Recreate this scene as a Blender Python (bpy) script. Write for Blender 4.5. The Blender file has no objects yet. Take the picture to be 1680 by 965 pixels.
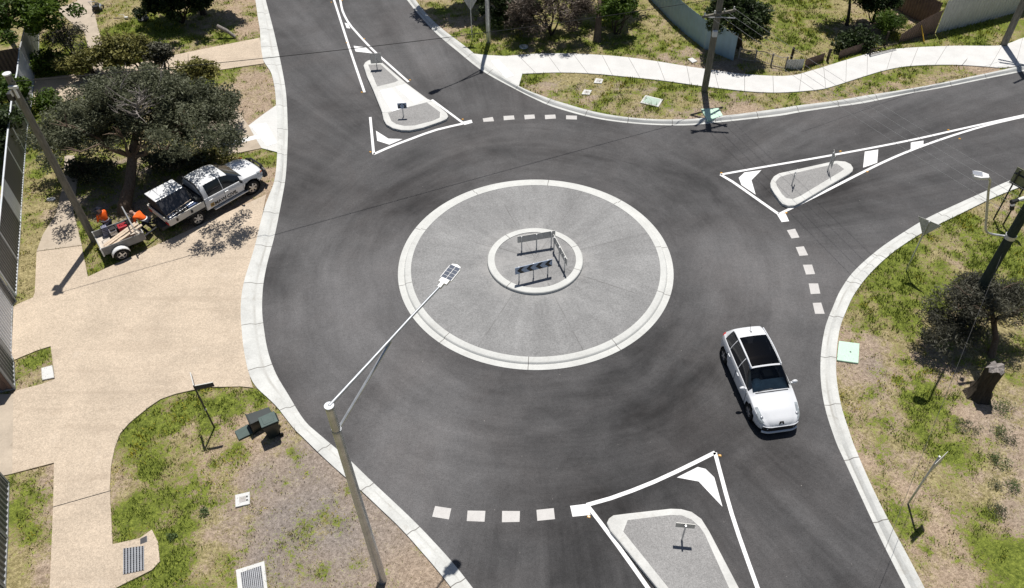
import bpy, bmesh, math, random
import numpy as np
from mathutils import Vector, Matrix, noise as mnoise
random.seed(7); rng = np.random.default_rng(7)
S = bpy.context.scene
COL = S.collection
R_ = math.radians
# ------------------------------------------------------------------ survey: photo point -> place on a level plane
H = 24.0; FOC = 1290.0; TH = R_(45.49); RO = R_(-1.36)
Fv = np.array([0, math.cos(TH), -math.sin(TH)]); Rv = np.array([1., 0, 0]); Uv = np.cross(Rv, Fv)
R2 = math.cos(RO)*Rv + math.sin(RO)*Uv; U2 = -math.sin(RO)*Rv + math.cos(RO)*Uv
def G(x, y, z=0.0):
    D = Fv + ((x-840)*R2 - (y-482.5)*U2)/FOC
    t = (z-H)/D[2]
    return Vector((D[0]*t, D[1]*t, z))
def Gs(pts, z=0.0): return [G(x, y, z) for x, y in pts]
def hgt(base, x, y):
    """height above base's foot at which a vertical post passes closest to a sight line"""
    D = Fv + ((x-840)*R2 - (y-482.5)*U2)/FOC; D /= np.linalg.norm(D)
    b = np.array(base[:]); w = np.array([0, 0, H])-b; u = np.array([0, 0, 1.])
    bb = u@D; d = u@w; e = D@w
    return (d - bb*e)/(1-bb*bb)
CX, CY = 0.0442*H, 1.0612*H
# ------------------------------------------------------------------ mesh helpers
class MB:
    def __init__(s): s.v = []; s.f = []; s.uv = []
    def add(s, vs, fs, uvs=None):
        o = len(s.v); s.v += [tuple(p) for p in vs]; s.f += [tuple(i+o for i in f) for f in fs]
        s.uv += (uvs if uvs else [None]*len(fs)); return s
    def box(s, c, sz, rz=0, M=None, taper=1.0):
        hx, hy, hz = sz[0]/2, sz[1]/2, sz[2]/2
        vs = []
        for k in (-1, 1):
            t = taper if k > 0 else 1
            for a, b in ((-1, -1), (1, -1), (1, 1), (-1, 1)): vs.append(Vector((a*hx*t, b*hy*t, k*hz)))
        if M is not None: vs = [M @ p for p in vs]
        elif rz:
            m = Matrix.Rotation(rz, 3, 'Z'); vs = [m @ p for p in vs]
        c = Vector(c); vs = [p+c for p in vs]
        return s.add(vs, [(3, 2, 1, 0), (4, 5, 6, 7), (0, 1, 5, 4), (1, 2, 6, 5), (2, 3, 7, 6), (3, 0, 4, 7)])
    def tube(s, pts, rad, n=10, caps=True):
        pts = [Vector(p) for p in pts]
        if not isinstance(rad, (list, tuple)): rad = [rad]*len(pts)
        vs = []; prev = None
        for i, p in enumerate(pts):
            d = (pts[min(i+1, len(pts)-1)] - pts[max(i-1, 0)]).normalized()
            if prev is None:
                a = d.orthogonal().normalized()
            else:
                a = (prev - d*prev.dot(d)).normalized()
            prev = a; b = d.cross(a)
            for k in range(n):
                t = 2*math.pi*k/n; vs.append(p + (a*math.cos(t)+b*math.sin(t))*rad[i])
        fs = []
        for i in range(len(pts)-1):
            for k in range(n):
                k2 = (k+1) % n; fs.append((i*n+k, i*n+k2, (i+1)*n+k2, (i+1)*n+k))
        if caps: fs += [tuple(range(n))[::-1], tuple(range((len(pts)-1)*n, len(pts)*n))]
        return s.add(vs, fs)
    def prism(s, poly, z0, z1):
        poly = [Vector((p[0], p[1])) for p in poly]
        a = sum(poly[i].x*poly[(i+1) % len(poly)].y-poly[(i+1) % len(poly)].x*poly[i].y for i in range(len(poly)))
        if a < 0: poly = poly[::-1]
        n = len(poly); vs = [(p.x, p.y, z0) for p in poly]+[(p.x, p.y, z1) for p in poly]
        from mathutils.geometry import tessellate_polygon
        tr = tessellate_polygon([[Vector((p.x, p.y, 0)) for p in poly]])
        fs = []
        for t in tr:
            p, q, r = (poly[i] for i in t)
            if (q-p).x*(r-p).y-(q-p).y*(r-p).x < 0: t = t[::-1]
            fs.append(tuple(i+n for i in t)); fs.append(tuple(t[::-1]))
        fs += [(i, (i+1) % n, (i+1) % n+n, i+n) for i in range(n)]
        return s.add(vs, fs)
    def quad(s, a, b, c, d): return s.add([a, b, c, d], [(0, 1, 2, 3)])
    def slab(s, quadpts, nrm, th):
        n = Vector(nrm).normalized()*th; q = [Vector(p) for p in quadpts]; m = len(q)
        vs = q+[p+n for p in q]
        fs = [tuple(range(m))[::-1], tuple(range(m, 2*m))]+[(i, (i+1) % m, (i+1) % m+m, i+m) for i in range(m)]
        return s.add(vs, fs)
    def lathe(s, prof, axis_o, axis='Z', n=24, closed=False):
        vs = []
        for r, h in prof:
            for k in range(n):
                t = 2*math.pi*k/n; c, d = r*math.cos(t), r*math.sin(t)
                p = {'Z': (c, d, h), 'Y': (c, h, d), 'X': (h, c, d)}[axis]
                vs.append(Vector(p)+Vector(axis_o))
        fs = []; m = len(prof)
        for i in range(m if closed else m-1):
            for k in range(n):
                k2 = (k+1) % n; i2 = (i+1) % m
                fs.append((i*n+k, i*n+k2, i2*n+k2, i2*n+k))
        return s.add(vs, fs)
    def sphere(s, c, r, n=10, m=6, sc=(1, 1, 1)):
        vs = []; fs = []
        for i in range(m+1):
            ph = math.pi*i/m
            for k in range(n):
                t = 2*math.pi*k/n
                vs.append((c[0]+r*sc[0]*math.sin(ph)*math.cos(t), c[1]+r*sc[1]*math.sin(ph)*math.sin(t), c[2]+r*sc[2]*math.cos(ph)))
        for i in range(m):
            for k in range(n): fs.append((i*n+k, (i+1)*n+k, (i+1)*n+(k+1) % n, i*n+(k+1) % n))
        return s.add(vs, fs)
    def build(s, name, mat, parent=None, smooth=False, bevel=0, origin='auto', fix=True):
        vs = np.array(s.v, dtype=float); loc = Vector((0, 0, 0))
        if parent is None and origin == 'auto':
            loc = Vector(((vs[:, 0].min()+vs[:, 0].max())/2, (vs[:, 1].min()+vs[:, 1].max())/2, vs[:, 2].min()))
            vs = vs-np.array(loc[:])
        me = bpy.data.meshes.new(name); me.from_pydata([tuple(p) for p in vs], [], s.f)
        if any(u is not None for u in s.uv):
            ul = me.uv_layers.new(name='UVMap'); li = 0
            for f, u in zip(s.f, s.uv):
                for k in range(len(f)):
                    if u: ul.data[li].uv = u[k]
                    li += 1
        if fix:
            bm = bmesh.new(); bm.from_mesh(me); bmesh.ops.recalc_face_normals(bm, faces=bm.faces); bm.to_mesh(me); bm.free()
        me.materials.append(mat)
        if smooth:
            me.polygons.foreach_set('use_smooth', [True]*len(me.polygons)); me.set_sharp_from_angle(angle=R_(38))
        o = bpy.data.objects.new(name, me); COL.objects.link(o); o.location = loc
        if parent: o.parent = parent
        if bevel:
            b = o.modifiers.new('Bevel', 'BEVEL'); b.width = bevel; b.segments = 2; b.limit_method = 'ANGLE'
        return o
def npmesh(name, V, Fc, mat, parent=None, col=None, smooth=False, loc=(0, 0, 0)):
    V = np.asarray(V, np.float32)-np.array(loc, np.float32); Fc = np.asarray(Fc, np.int32); k = Fc.shape[1]
    me = bpy.data.meshes.new(name); me.vertices.add(len(V)); me.vertices.foreach_set('co', V.ravel())
    me.loops.add(Fc.size); me.loops.foreach_set('vertex_index', Fc.ravel())
    me.polygons.add(len(Fc)); me.polygons.foreach_set('loop_start', np.arange(0, Fc.size, k, dtype=np.int32))
    me.polygons.foreach_set('loop_total', np.full(len(Fc), k, np.int32))
    if col is not None:
        at = me.attributes.new('tint', 'FLOAT_COLOR', 'POINT'); at.data.foreach_set('color', np.asarray(col, np.float32).ravel())
    me.update(); me.validate(); me.materials.append(mat)
    if smooth: me.polygons.foreach_set('use_smooth', [True]*len(me.polygons))
    o = bpy.data.objects.new(name, me); COL.objects.link(o); o.location = loc
    if parent: o.parent = parent
    return o
def tag(o, label, cat, group=None, kind=None):
    o['label'] = label
    o['category'] = cat
    if group: o['group'] = group
    if kind: o['kind'] = kind
    return o
def thing(name, loc, rz, label, cat, group=None):
    o = bpy.data.objects.new(name, None); COL.objects.link(o); o.empty_display_size = .3
    o.location = loc; o.rotation_euler = (0, 0, rz); return tag(o, label, cat, group)
def struct(o): o['kind'] = 'structure'; return o
def children(o): return [c for c in bpy.data.objects if c.parent == o]
def copy_tree(o, parent=None):
    c = o.copy(); COL.objects.link(c)
    if parent: c.parent = parent
    for ch in children(o): copy_tree(ch, c)
    return c
# ------------------------------------------------------------------ materials
class SM:
    def __init__(s, name):
        s.m = bpy.data.materials.new(name); s.m.use_nodes = True; s.t = s.m.node_tree; s.n = s.t.nodes; s.l = s.t.links
        s.b = s.n['Principled BSDF']
    def put(s, sock, v):
        if hasattr(v, 'is_output'): s.l.new(v, sock)
        elif isinstance(v, (tuple, list)) and len(v) == 3 and sock.type == 'RGBA': sock.default_value = (*v, 1)
        else: sock.default_value = v
    def pos(s): return s.n.new('ShaderNodeNewGeometry').outputs['Position']
    def obj(s): return s.n.new('ShaderNodeTexCoord').outputs['Object']
    def uv(s): return s.n.new('ShaderNodeTexCoord').outputs['UV']
    def attr(s, a, o='Color'):
        n = s.n.new('ShaderNodeAttribute'); n.attribute_name = a; return n.outputs[o]
    def noise(s, vec, scale, detail=3, rough=.55, dist=0.0):
        n = s.n.new('ShaderNodeTexNoise'); s.l.new(vec, n.inputs['Vector'])
        n.inputs['Scale'].default_value = scale; n.inputs['Detail'].default_value = detail
        n.inputs['Roughness'].default_value = rough; n.inputs['Distortion'].default_value = dist; return n.outputs['Fac']
    def vor(s, vec, scale):
        n = s.n.new('ShaderNodeTexVoronoi'); s.l.new(vec, n.inputs['Vector']); n.inputs['Scale'].default_value = scale; return n.outputs['Color']
    def mapv(s, vec, scale=(1, 1, 1), loc=(0, 0, 0), rot=(0, 0, 0)):
        n = s.n.new('ShaderNodeMapping'); s.l.new(vec, n.inputs['Vector']); n.inputs['Scale'].default_value = scale
        n.inputs['Location'].default_value = loc; n.inputs['Rotation'].default_value = rot; return n.outputs[0]
    def ma(s, op, a, b=0.0, clamp=False):
        n = s.n.new('ShaderNodeMath'); n.operation = op; n.use_clamp = clamp; s.put(n.inputs[0], a); s.put(n.inputs[1], b); return n.outputs[0]
    def rng(s, v, a, b, c=0.0, d=1.0):
        n = s.n.new('ShaderNodeMapRange'); s.put(n.inputs[0], v)
        for i, x in enumerate((a, b, c, d)): n.inputs[i+1].default_value = x
        return n.outputs[0]
    def mix(s, f, a, b, mode='MIX'):
        n = s.n.new('ShaderNodeMix'); n.data_type = 'RGBA'; n.blend_type = mode
        s.put(n.inputs[0], f); s.put(n.inputs[6], a); s.put(n.inputs[7], b); return n.outputs[2]
    def sep(s, v):
        n = s.n.new('ShaderNodeSeparateXYZ'); s.l.new(v, n.inputs[0]); return n.outputs
    def comb(s, x, y, z=0.0):
        n = s.n.new('ShaderNodeCombineXYZ'); s.put(n.inputs[0], x); s.put(n.inputs[1], y); s.put(n.inputs[2], z); return n.outputs[0]
    def bump(s, h, dist=.01, strength=1):
        n = s.n.new('ShaderNodeBump'); s.l.new(h, n.inputs['Height']); n.inputs['Distance'].default_value = dist; n.inputs['Strength'].default_value = strength
        s.l.new(n.outputs[0], s.b.inputs['Normal'])
    def fin(s, col, rough=.7, spec=.3, metal=0, coat=0):
        s.put(s.b.inputs['Base Color'], col); s.put(s.b.inputs['Roughness'], rough)
        s.b.inputs['Specular IOR Level'].default_value = spec; s.b.inputs['Metallic'].default_value = metal
        s.b.inputs['Coat Weight'].default_value = coat
        return s.m
def simple(name, c, rough=.6, spec=.3, metal=0, var=.15, scale=6, coat=0):
    s = SM(name); o = s.obj(); n = s.noise(o, scale, 4)
    f = s.rng(n, .3, .7, 1-var, 1+var)
    v = s.mix(1.0, c, s.comb(f, f, f), 'MULTIPLY')
    return s.fin(v, rough, spec, metal, coat)
M = {}
def polar(s):
    p = s.sep(s.pos()); dx = s.ma('SUBTRACT', p[0], CX); dy = s.ma('SUBTRACT', p[1], CY)
    r = s.ma('SQRT', s.ma('ADD', s.ma('MULTIPLY', dx, dx), s.ma('MULTIPLY', dy, dy))); th = s.ma('ARCTAN2', dy, dx)
    return dx, dy, r, th
def mat_asphalt():
    s = SM('asphalt'); P = s.pos(); dx, dy, r, th = polar(s)
    ux = s.ma('DIVIDE', dx, s.ma('MAXIMUM', r, .5)); uy = s.ma('DIVIDE', dy, s.ma('MAXIMUM', r, .5))
    wob = s.ma('MULTIPLY', s.ma('SUBTRACT', s.noise(P, .16, 2, .5), .5), 1.1); rw = s.ma('ADD', r, wob)
    # tyre-polished arcs round the island, and streaks down each leg
    arcs = s.noise(s.comb(s.ma('MULTIPLY', ux, .8), s.ma('MULTIPLY', uy, .8), s.ma('MULTIPLY', rw, .42)), 1.7, 5, .62, .3)
    thin = s.noise(s.comb(s.ma('MULTIPLY', ux, 1.3), s.ma('MULTIPLY', uy, 1.3), s.ma('MULTIPLY', rw, 2.4)), 1.6, 4, .7, .2)
    rad = s.noise(s.comb(s.ma('MULTIPLY', ux, 9.), s.ma('MULTIPLY', uy, 9.), s.ma('MULTIPLY', r, .04)), 1.5, 5, .65, .2)
    sel = s.rng(rw, 10.5, 15)
    st = s.ma('ADD', s.ma('MULTIPLY', s.ma('ADD', s.ma('MULTIPLY', arcs, .8), s.ma('MULTIPLY', thin, .2)), s.ma('SUBTRACT', 1.0, sel)), s.ma('MULTIPLY', rad, sel))
    big = s.noise(P, .12, 5, .62, .8); med = s.noise(P, .7, 6, .68, .5); fine = s.noise(P, 26, 2, .75); fine2 = s.noise(P, 8, 4, .7)
    v = s.ma('ADD', s.ma('MULTIPLY', s.rng(st, .26, .74), .46), s.ma('MULTIPLY', s.rng(big, .30, .70), .34))
    v = s.ma('ADD', v, s.ma('MULTIPLY', s.rng(med, .3, .7), .18))
    # dusty polished patches and darker fresh patches, where the photo has them
    warp = s.ma('MULTIPLY', s.ma('SUBTRACT', s.noise(P, .35, 5, .7), .5), 4.0); pp = s.sep(P)
    for (px, py, R, k) in ((560, 470, 5.5, .26), (600, 620, 4.5, .20), (1285, 480, 4.0, .34), (800, 720, 4.5, .16), (650, 810, 3.0, .2), (1300, 860, 4, .12), (640, 90, 6, .12), (720, 60, 5, .12), (1080, 250, 4, .1), (1450, 330, 4, .1), (1020, 780, 7.0, -.17), (1120, 640, 5.0, -.08), (640, 330, 4.5, -.14), (440, 620, 2.2, -.25), (1330, 330, 3.5, -.22), (820, 640, 2.2, -.08), (960, 900, 3.0, -.15), (1150, 300, 3.2, -.18), (455, 460, 1.6, -.2)):
        g = G(px, py); a = s.ma('SUBTRACT', pp[0], g.x); b = s.ma('SUBTRACT', pp[1], g.y)
        dd = s.ma('ADD', s.ma('SQRT', s.ma('ADD', s.ma('MULTIPLY', a, a), s.ma('MULTIPLY', b, b))), warp)
        v = s.ma('ADD', v, s.rng(dd, R*1.25, R*.2, 0, k))
    v = s.rng(v, .12, 1.02)
    col = s.mix(v, (.019, .0187, .0195), (.132, .129, .132))
    brown = s.rng(s.noise(P, .2, 5, .65, .6), .45, .75, 0, .8)
    col = s.mix(s.ma('MULTIPLY', brown, .42), col, s.mix(v, (.030, .0235, .0215), (.112, .096, .090)))
    scr = s.noise(s.comb(s.ma('MULTIPLY', ux, 3.), s.ma('MULTIPLY', uy, 3.), s.ma('MULTIPLY', rw, 5.5)), 1.5, 5, .75, .6)
    col = s.mix(s.rng(scr, .64, .80, 0, .22), col, (.14, .135, .132))
    drip = s.noise(P, 1.7, 5, .75, .3); col = s.mix(s.rng(drip, .66, .78, 0, .5), col, (.02, .019, .019))
    sp = s.ma('ADD', s.rng(fine, .25, .75, .62, 1.38), s.rng(fine2, .3, .7, -.16, .16))
    col = s.mix(1.0, col, s.comb(sp, sp, sp), 'MULTIPLY')
    dots = s.noise(P, 11, 1, .4)
    col = s.mix(s.rng(dots, .80, .83, 0, .7), col, (.30, .28, .26))
    s.bump(fine, .012, .6)
    return s.fin(col, s.rng(v, 0, 1, .85, .62), .3)
def mat_concrete(name, c, joint=0.0, jw=.02, stain=.25, dirt=(.33, .31, .27)):
    s = SM(name); P = s.pos(); a = s.noise(P, 1.1, 5, .62); b = s.noise(P, 14, 4, .6); c3 = s.noise(P, 45, 2, .6)
    f = s.ma('ADD', s.rng(a, .3, .7, 1-stain*.5, 1+stain*.25), s.rng(b, .3, .7, -.06, .06)); f = s.ma('ADD', f, s.rng(c3, .3, .7, -.05, .05))
    col = s.mix(1.0, c, s.comb(f, f, f), 'MULTIPLY')
    col = s.mix(s.rng(s.noise(P, 2.3, 6, .7, .6), .56, .74, 0, stain*1.6), col, dirt)
    if joint:
        u = s.sep(s.uv()); fr = s.ma('FRACT', s.ma('DIVIDE', u[0], joint)); d = s.ma('ABSOLUTE', s.ma('SUBTRACT', fr, .5))
        col = s.mix(s.rng(d, jw/joint, jw/joint*.4), col, (.14, .13, .12))
        gut = s.ma('MULTIPLY', s.rng(u[1], .28, .36), s.rng(u[1], .48, .38))
        gut = s.ma('MULTIPLY', gut, s.rng(s.noise(P, .55, 5, .75), .40, .66, 0, .5))
        col = s.mix(gut, col, (.2, .18, .15))
    s.bump(c3, .006, .4)
    return s.fin(col, .8, .25)
def mat_aggregate(name, c1, c2, sc=34, joints=False, swirl=False):
    s = SM(name); P = s.pos(); a = s.noise(P, sc, 3, .75); b = s.noise(P, .5, 5, .62, .4); g = s.noise(P, 10, 3, .6); w = s.vor(P, sc*.8)
    col = s.mix(s.rng(a, .32, .68), c1, c2)
    wv = s.rng(s.sep(w)[0], 0, 1, .86, 1.13); col = s.mix(1.0, col, s.comb(wv, wv, wv), 'MULTIPLY')
    f = s.ma('ADD', s.rng(b, .3, .72, .86, 1.12), s.rng(g, .3, .7, -.06, .06)); col = s.mix(1.0, col, s.comb(f, f, f), 'MULTIPLY')
    if joints:
        dx, dy, r, th = polar(s)
        ux = s.ma('DIVIDE', dx, s.ma('MAXIMUM', r, .5)); uy = s.ma('DIVIDE', dy, s.ma('MAXIMUM', r, .5))
        rad = s.noise(s.comb(s.ma('MULTIPLY', ux, 6.), s.ma('MULTIPLY', uy, 6.), s.ma('MULTIPLY', r, .25)), 1.4, 4, .65)
        rv = s.rng(rad, .3, .75, .9, 1.14); col = s.mix(1.0, col, s.comb(rv, rv, rv), 'MULTIPLY')
        fr = s.ma('FRACT', s.ma('ADD', s.ma('DIVIDE', th, math.pi/4), JOINT_OFF)); d = s.ma('ABSOLUTE', s.ma('SUBTRACT', fr, .5))
        d = s.ma('MULTIPLY', s.ma('MULTIPLY', d, math.pi/4), r)
        col = s.mix(s.ma('MULTIPLY', s.rng(d, .022, .008, 0, .6), s.rng(s.noise(P, .6, 3, .6), .38, .6)), col, (.09, .085, .08))
        col = s.mix(s.ma('MULTIPLY', s.rng(r, 2.9, 2.2), s.rng(s.noise(P, .9, 3), .4, .6, 0, .35)), col, (.42, .41, .4))
    if swirl:
        d = s.noise(s.mapv(P, (.12, 1.6, 1), rot=(0, 0, R_(-28))), 1.2, 4, .6, .5)
        col = s.mix(s.rng(d, .52, .78, 0, .45), col, (c1[0]*.78, c1[1]*.76, c1[2]*.76)); d3 = s.noise(P, 2.2, 6, .75, .5); col = s.mix(s.rng(d3, .56, .74, 0, .35), col, (c1[0]*.72, c1[1]*.68, c1[2]*.64))
        d2 = s.noise(P, .7, 5, .7, .3); col = s.mix(s.rng(d2, .6, .78, 0, .35), col, (c2[0]*1.05, c2[1]*1.08, c2[2]*1.15))
    s.bump(a, .008, .6)
    return s.fin(col, .85, .2)
JOINT_OFF = .5-(math.atan2((G(1077, 382)-Vector((CX, CY, 0))).y, (G(1077, 382)-Vector((CX, CY, 0))).x)/(math.pi/4))
def mat_paint(name, c, wear=.2):
    s = SM(name); P = s.pos(); a = s.noise(P, 3, 5, .7); b = s.noise(P, 30, 3, .7)
    col = s.mix(s.rng(a, .42, .72, 0, wear*1.6), c, (c[0]*.6, c[1]*.59, c[2]*.58))
    g2 = s.noise(P, 12, 4, .75); col = s.mix(s.rng(g2, .58, .72, 0, wear*2), col, (.42, .41, .40))
    col = s.mix(s.rng(b, .60, .70, 0, wear*2.6), col, (.16, .155, .15))
    return s.fin(col, .6, .3)
def mat_ground():
    s = SM('verge_soil_and_grass'); P = s.pos(); t = s.attr('tint'); c = s.n.new('ShaderNodeSeparateColor'); s.l.new(t, c.inputs[0])
    g, st, gr = c.outputs[0], c.outputs[1], c.outputs[2]
    n1 = s.noise(P, 3.2, 5, .7); n2 = s.noise(P, 8, 5, .75); n3 = s.noise(P, 21, 4, .75); n4 = s.noise(P, 1.1, 4, .6)
    soil = s.mix(gr, (.31, .225, .155), (.20, .172, .155))
    soil = s.mix(s.rng(n2, .3, .75), soil, s.mix(gr, (.52, .41, .305), (.35, .31, .285)))
    soil = s.mix(s.rng(n3, .53, .68, 0, .85), soil, (.085, .07, .05))
    straw = s.mix(s.rng(n2, .3, .7), (.18, .152, .06), (.47, .40, .22))
    straw = s.mix(s.rng(n3, .5, .7, 0, .7), straw, (.085, .075, .03))
    green = s.mix(s.rng(n2, .3, .7), (.066, .096, .016), (.24, .275, .052))
    green = s.mix(s.rng(n3, .52, .7, 0, .8), green, (.025, .038, .008))
    h = s.ma('ADD', s.ma('MULTIPLY', s.ma('SUBTRACT', n1, .5), 1.3), s.ma('MULTIPLY', s.ma('SUBTRACT', n3, .5), 1.6))
    col = s.mix(s.rng(s.ma('ADD', st, h), .38, .62), soil, straw)
    h2 = s.ma('ADD', s.ma('MULTIPLY', s.ma('SUBTRACT', n4, .5), 1.1), s.ma('MULTIPLY', s.ma('SUBTRACT', n2, .5), 2.0))
    col = s.mix(s.rng(s.ma('ADD', g, h2), .39, .62), col, green)
    tex = s.ma('MULTIPLY', s.rng(n2, .3, .7, .74, 1.16), s.rng(s.noise(P, 30, 3, .8), .3, .7, .66, 1.26)); col = s.mix(1.0, col, s.comb(tex, tex, tex), 'MULTIPLY')
    s.bump(s.ma('ADD', n2, n3), .03, .8)
    return s.fin(col, .95, .1)
def mat_leaf(name, c1, c2, tr=.25):
    s = SM(name); t = s.attr('tint'); c = s.n.new('ShaderNodeSeparateColor'); s.l.new(t, c.inputs[0])
    col = s.mix(c.outputs[0], c1, c2)
    s.fin(col, .55, .25)
    tb = s.n.new('ShaderNodeBsdfTranslucent'); s.put(tb.inputs[0], col); mx = s.n.new('ShaderNodeMixShader'); mx.inputs[0].default_value = tr
    out = s.n['Material Output']; s.l.new(s.b.outputs[0], mx.inputs[1]); s.l.new(tb.outputs[0], mx.inputs[2]); s.l.new(mx.outputs[0], out.inputs[0])
    return s.m
def mat_bark(name, c1, c2):
    s = SM(name); o = s.pos(); n = s.noise(s.mapv(o, (9, 9, 1.6)), 1.5, 5, .7, .4)
    col = s.mix(s.rng(n, .3, .7), c1, c2); s.bump(n, .03, 1); return s.fin(col, .9, .1)
def mat_glass(name, tint=(.6, .65, .65), dark=.5):
    s = SM(name); tr = s.n.new('ShaderNodeBsdfTransparent'); tr.inputs[0].default_value = (*[x*dark for x in tint], 1)
    gl = s.n.new('ShaderNodeBsdfGlossy'); gl.inputs['Roughness'].default_value = .03
    fr = s.n.new('ShaderNodeFresnel'); fr.inputs[0].default_value = 1.5
    mx = s.n.new('ShaderNodeMixShader'); s.l.new(fr.outputs[0], mx.inputs[0]); s.l.new(tr.outputs[0], mx.inputs[1]); s.l.new(gl.outputs[0], mx.inputs[2])
    s.l.new(mx.outputs[0], s.n['Material Output'].inputs[0]); return s.m
def mat_stripes(name, c1, c2, axis, per, duty=.5, rough=.5, metal=0):
    s = SM(name); o = s.sep(s.obj()); f = s.ma('FRACT', s.ma('DIVIDE', o[axis], per))
    col = s.mix(s.ma('LESS_THAN', f, duty), c1, c2); return s.fin(col, rough, .4, metal)
M['asphalt'] = mat_asphalt()
M['kerb'] = mat_concrete('kerb_concrete', (.56, .565, .545), 2.4, .022, .34)
M['kerbplain'] = mat_concrete('splitter_concrete', (.57, .57, .55), 0, 0, .32)
M['ring'] = mat_concrete('island_concrete', (.56, .565, .545), 3.9, .02, .2)
M['path'] = mat_concrete('path_concrete', (.61, .605, .59), 1.6, .016, .2, (.6, .57, .52))
M['pale'] = mat_concrete('pale_concrete', (.60, .60, .585), 0, 0, .12, (.55, .52, .48))
M['oldcon'] = mat_concrete('old_concrete', (.45, .38, .30), 0, 0, .4, (.25, .2, .15))
M['infill'] = mat_aggregate('grey_aggregate', (.192, .192, .192), (.288, .287, .286), 30, True)
M['infill2'] = mat_aggregate('splitter_aggregate', (.19, .187, .185), (.36, .355, .35), 34)
M['tan'] = mat_aggregate('tan_exposed_aggregate', (.405, .33, .25), (.59, .495, .39), 30, False, True)
M['paint'] = mat_paint('white_road_paint', (.82, .82, .82), .2)
M['dash'] = mat_paint('grey_white_dash_paint', (.52, .505, .49), .22)
M['ground'] = mat_ground()
M['galv'] = simple('galvanised_steel', (.55, .56, .57), .42, .5, .65, .15, 4)
M['whitemetal'] = simple('white_metal', (.75, .75, .74), .4, .4, 0, .06)
M['greyback'] = simple('sign_back_aluminium', (.50, .50, .48), .5, .5, .3, .08)
M['lampsteel'] = simple('pale_galvanised_steel', (.40, .42, .45), .45, .5, .5, .1, 4)
M['darkmetal'] = simple('dark_metal', (.05, .05, .055), .5, .4, .3)
M['black'] = simple('black_plastic', (.018, .018, .02), .5, .4)
M['rubber'] = simple('tyre_rubber', (.02, .02, .02), .8, .2)
M['poletimber'] = mat_bark('weathered_pole_timber', (.13, .125, .10), (.27, .25, .21))
M['poledark'] = mat_bark('dark_treated_pole', (.028, .040, .033), (.060, .074, .062))
M['bark'] = mat_bark('grey_brown_bark', (.10, .07, .05), (.22, .17, .13))
M['deadwood'] = mat_bark('dead_grey_wood', (.17, .15, .135), (.36, .33, .31))
M['darkbark'] = mat_bark('dark_bark', (.035, .028, .022), (.09, .075, .06))
M['amber'] = simple('amber_reflector', (.70, .36, .05), .35, .6)
M['carpaint'] = simple('white_car_paint', (.72, .73, .745), .22, .5, 0, .02, 2, .8)
M['silverpaint'] = simple('silver_white_car_paint', (.70, .715, .74), .3, .5, 0, .02, 2, .6)
M['glass'] = mat_glass('clear_screen_glass', (.92, .97, .97), .95)
M['roofglass'] = mat_glass('dark_roof_glass', (.30, .32, .36), .16)
M['tint'] = simple('tinted_glass', (.012, .014, .018), .06, .6, 0, .02)
M['chrome'] = simple('alloy', (.62, .63, .65), .3, .5, .8, .05)
M['lampglass'] = simple('headlamp_lens', (.33, .36, .38), .1, .7, .1, .35, 9)
M['red'] = simple('red_lens', (.55, .03, .03), .2, .6)
M['redplastic'] = simple('red_plastic', (.36, .02, .03), .4, .4)
M['amberlens'] = simple('orange_lens', (.75, .2, .05), .2, .6)
M['interior'] = simple('dark_trim', (.035, .038, .04), .8, .2)
M['dashtrim'] = simple('grey_green_dash', (.55, .66, .64), .7, .2)
M['tray'] = simple('tray_cream_paint', (.66, .63, .57), .45, .4, 0, .06)
M['trailer'] = simple('trailer_grey_steel', (.20, .20, .195), .6, .4, .1, .2, 4)
M['smoke'] = simple('smoked_canopy_window', (.05, .05, .055), .15, .6, 0, .3, 2)
M['hairgrey'] = simple('close_cropped_hair', (.36, .24, .19), .7, .2)
M['navyblade'] = simple('dark_blue_blade', (.02, .025, .06), .4, .4)
M['timber'] = simple('sawn_pine', (.62, .50, .38), .8, .2, 0, .2, 9)
M['ply'] = simple('worn_ply_floor', (.55, .49, .42), .85, .2, 0, .2, 5)
M['orange'] = simple('orange_hi_vis_cloth', (.85, .13, .02), .8, .15, 0, .12)
M['navy'] = simple('navy_cloth', (.02, .022, .035), .9, .1)
M['skin'] = simple('skin', (.50, .30, .23), .6, .3, 0, .05)
M['hair'] = simple('dark_hair', (.03, .022, .018), .8, .2)
M['denim'] = simple('grey_blue_bag', (.25, .26, .34), .8, .2)
M['bluebox'] = simple('blue_tool_box', (.05, .09, .20), .5, .4)
M['bin'] = simple('dark_green_bin', (.016, .024, .024), .32, .5)
M['binlid'] = simple('green_bin_lid', (.055, .088, .08), .5, .4)
M['mint'] = mat_concrete('mint_cover', (.52, .72, .58), 0, 0, .12, (.45, .5, .42))
M['mintdull'] = mat_concrete('dull_mint_cover', (.40, .50, .43), 0, 0, .2, (.35, .36, .33))
M['covergrey'] = mat_concrete('grey_cover', (.42, .40, .38), 0, 0, .3)
M['brownfence'] = simple('brown_fence_sheet', (.17, .115, .095), .6, .3, 0, .15, 3)
M['fencedark'] = simple('charcoal_fence_sheet', (.13, .135, .14), .5, .35, 0, .08, 3)
M['fencelight'] = simple('light_grey_fence_sheet', (.62, .65, .69), .45, .35, 0, .06, 3)
M['fencemid'] = simple('mid_grey_fence_sheet', (.34, .35, .36), .5, .35, 0, .08, 3)
M['fencecream'] = simple('pale_grey_corrugated_sheet', (.52, .52, .50), .5, .35, 0, .08, 3)
M['fenceblue'] = simple('blue_grey_fence_sheet', (.30, .42, .50), .5, .3, 0, .08, 2)
M['wire'] = simple('cable', (.30, .30, .30), .5, .4, .5, .05)
M['wiregrey'] = simple('grey_cable', (.06, .06, .06), .6, .3)
M['wiredark'] = simple('dark_cable', (.02, .02, .02), .6, .3)
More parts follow.
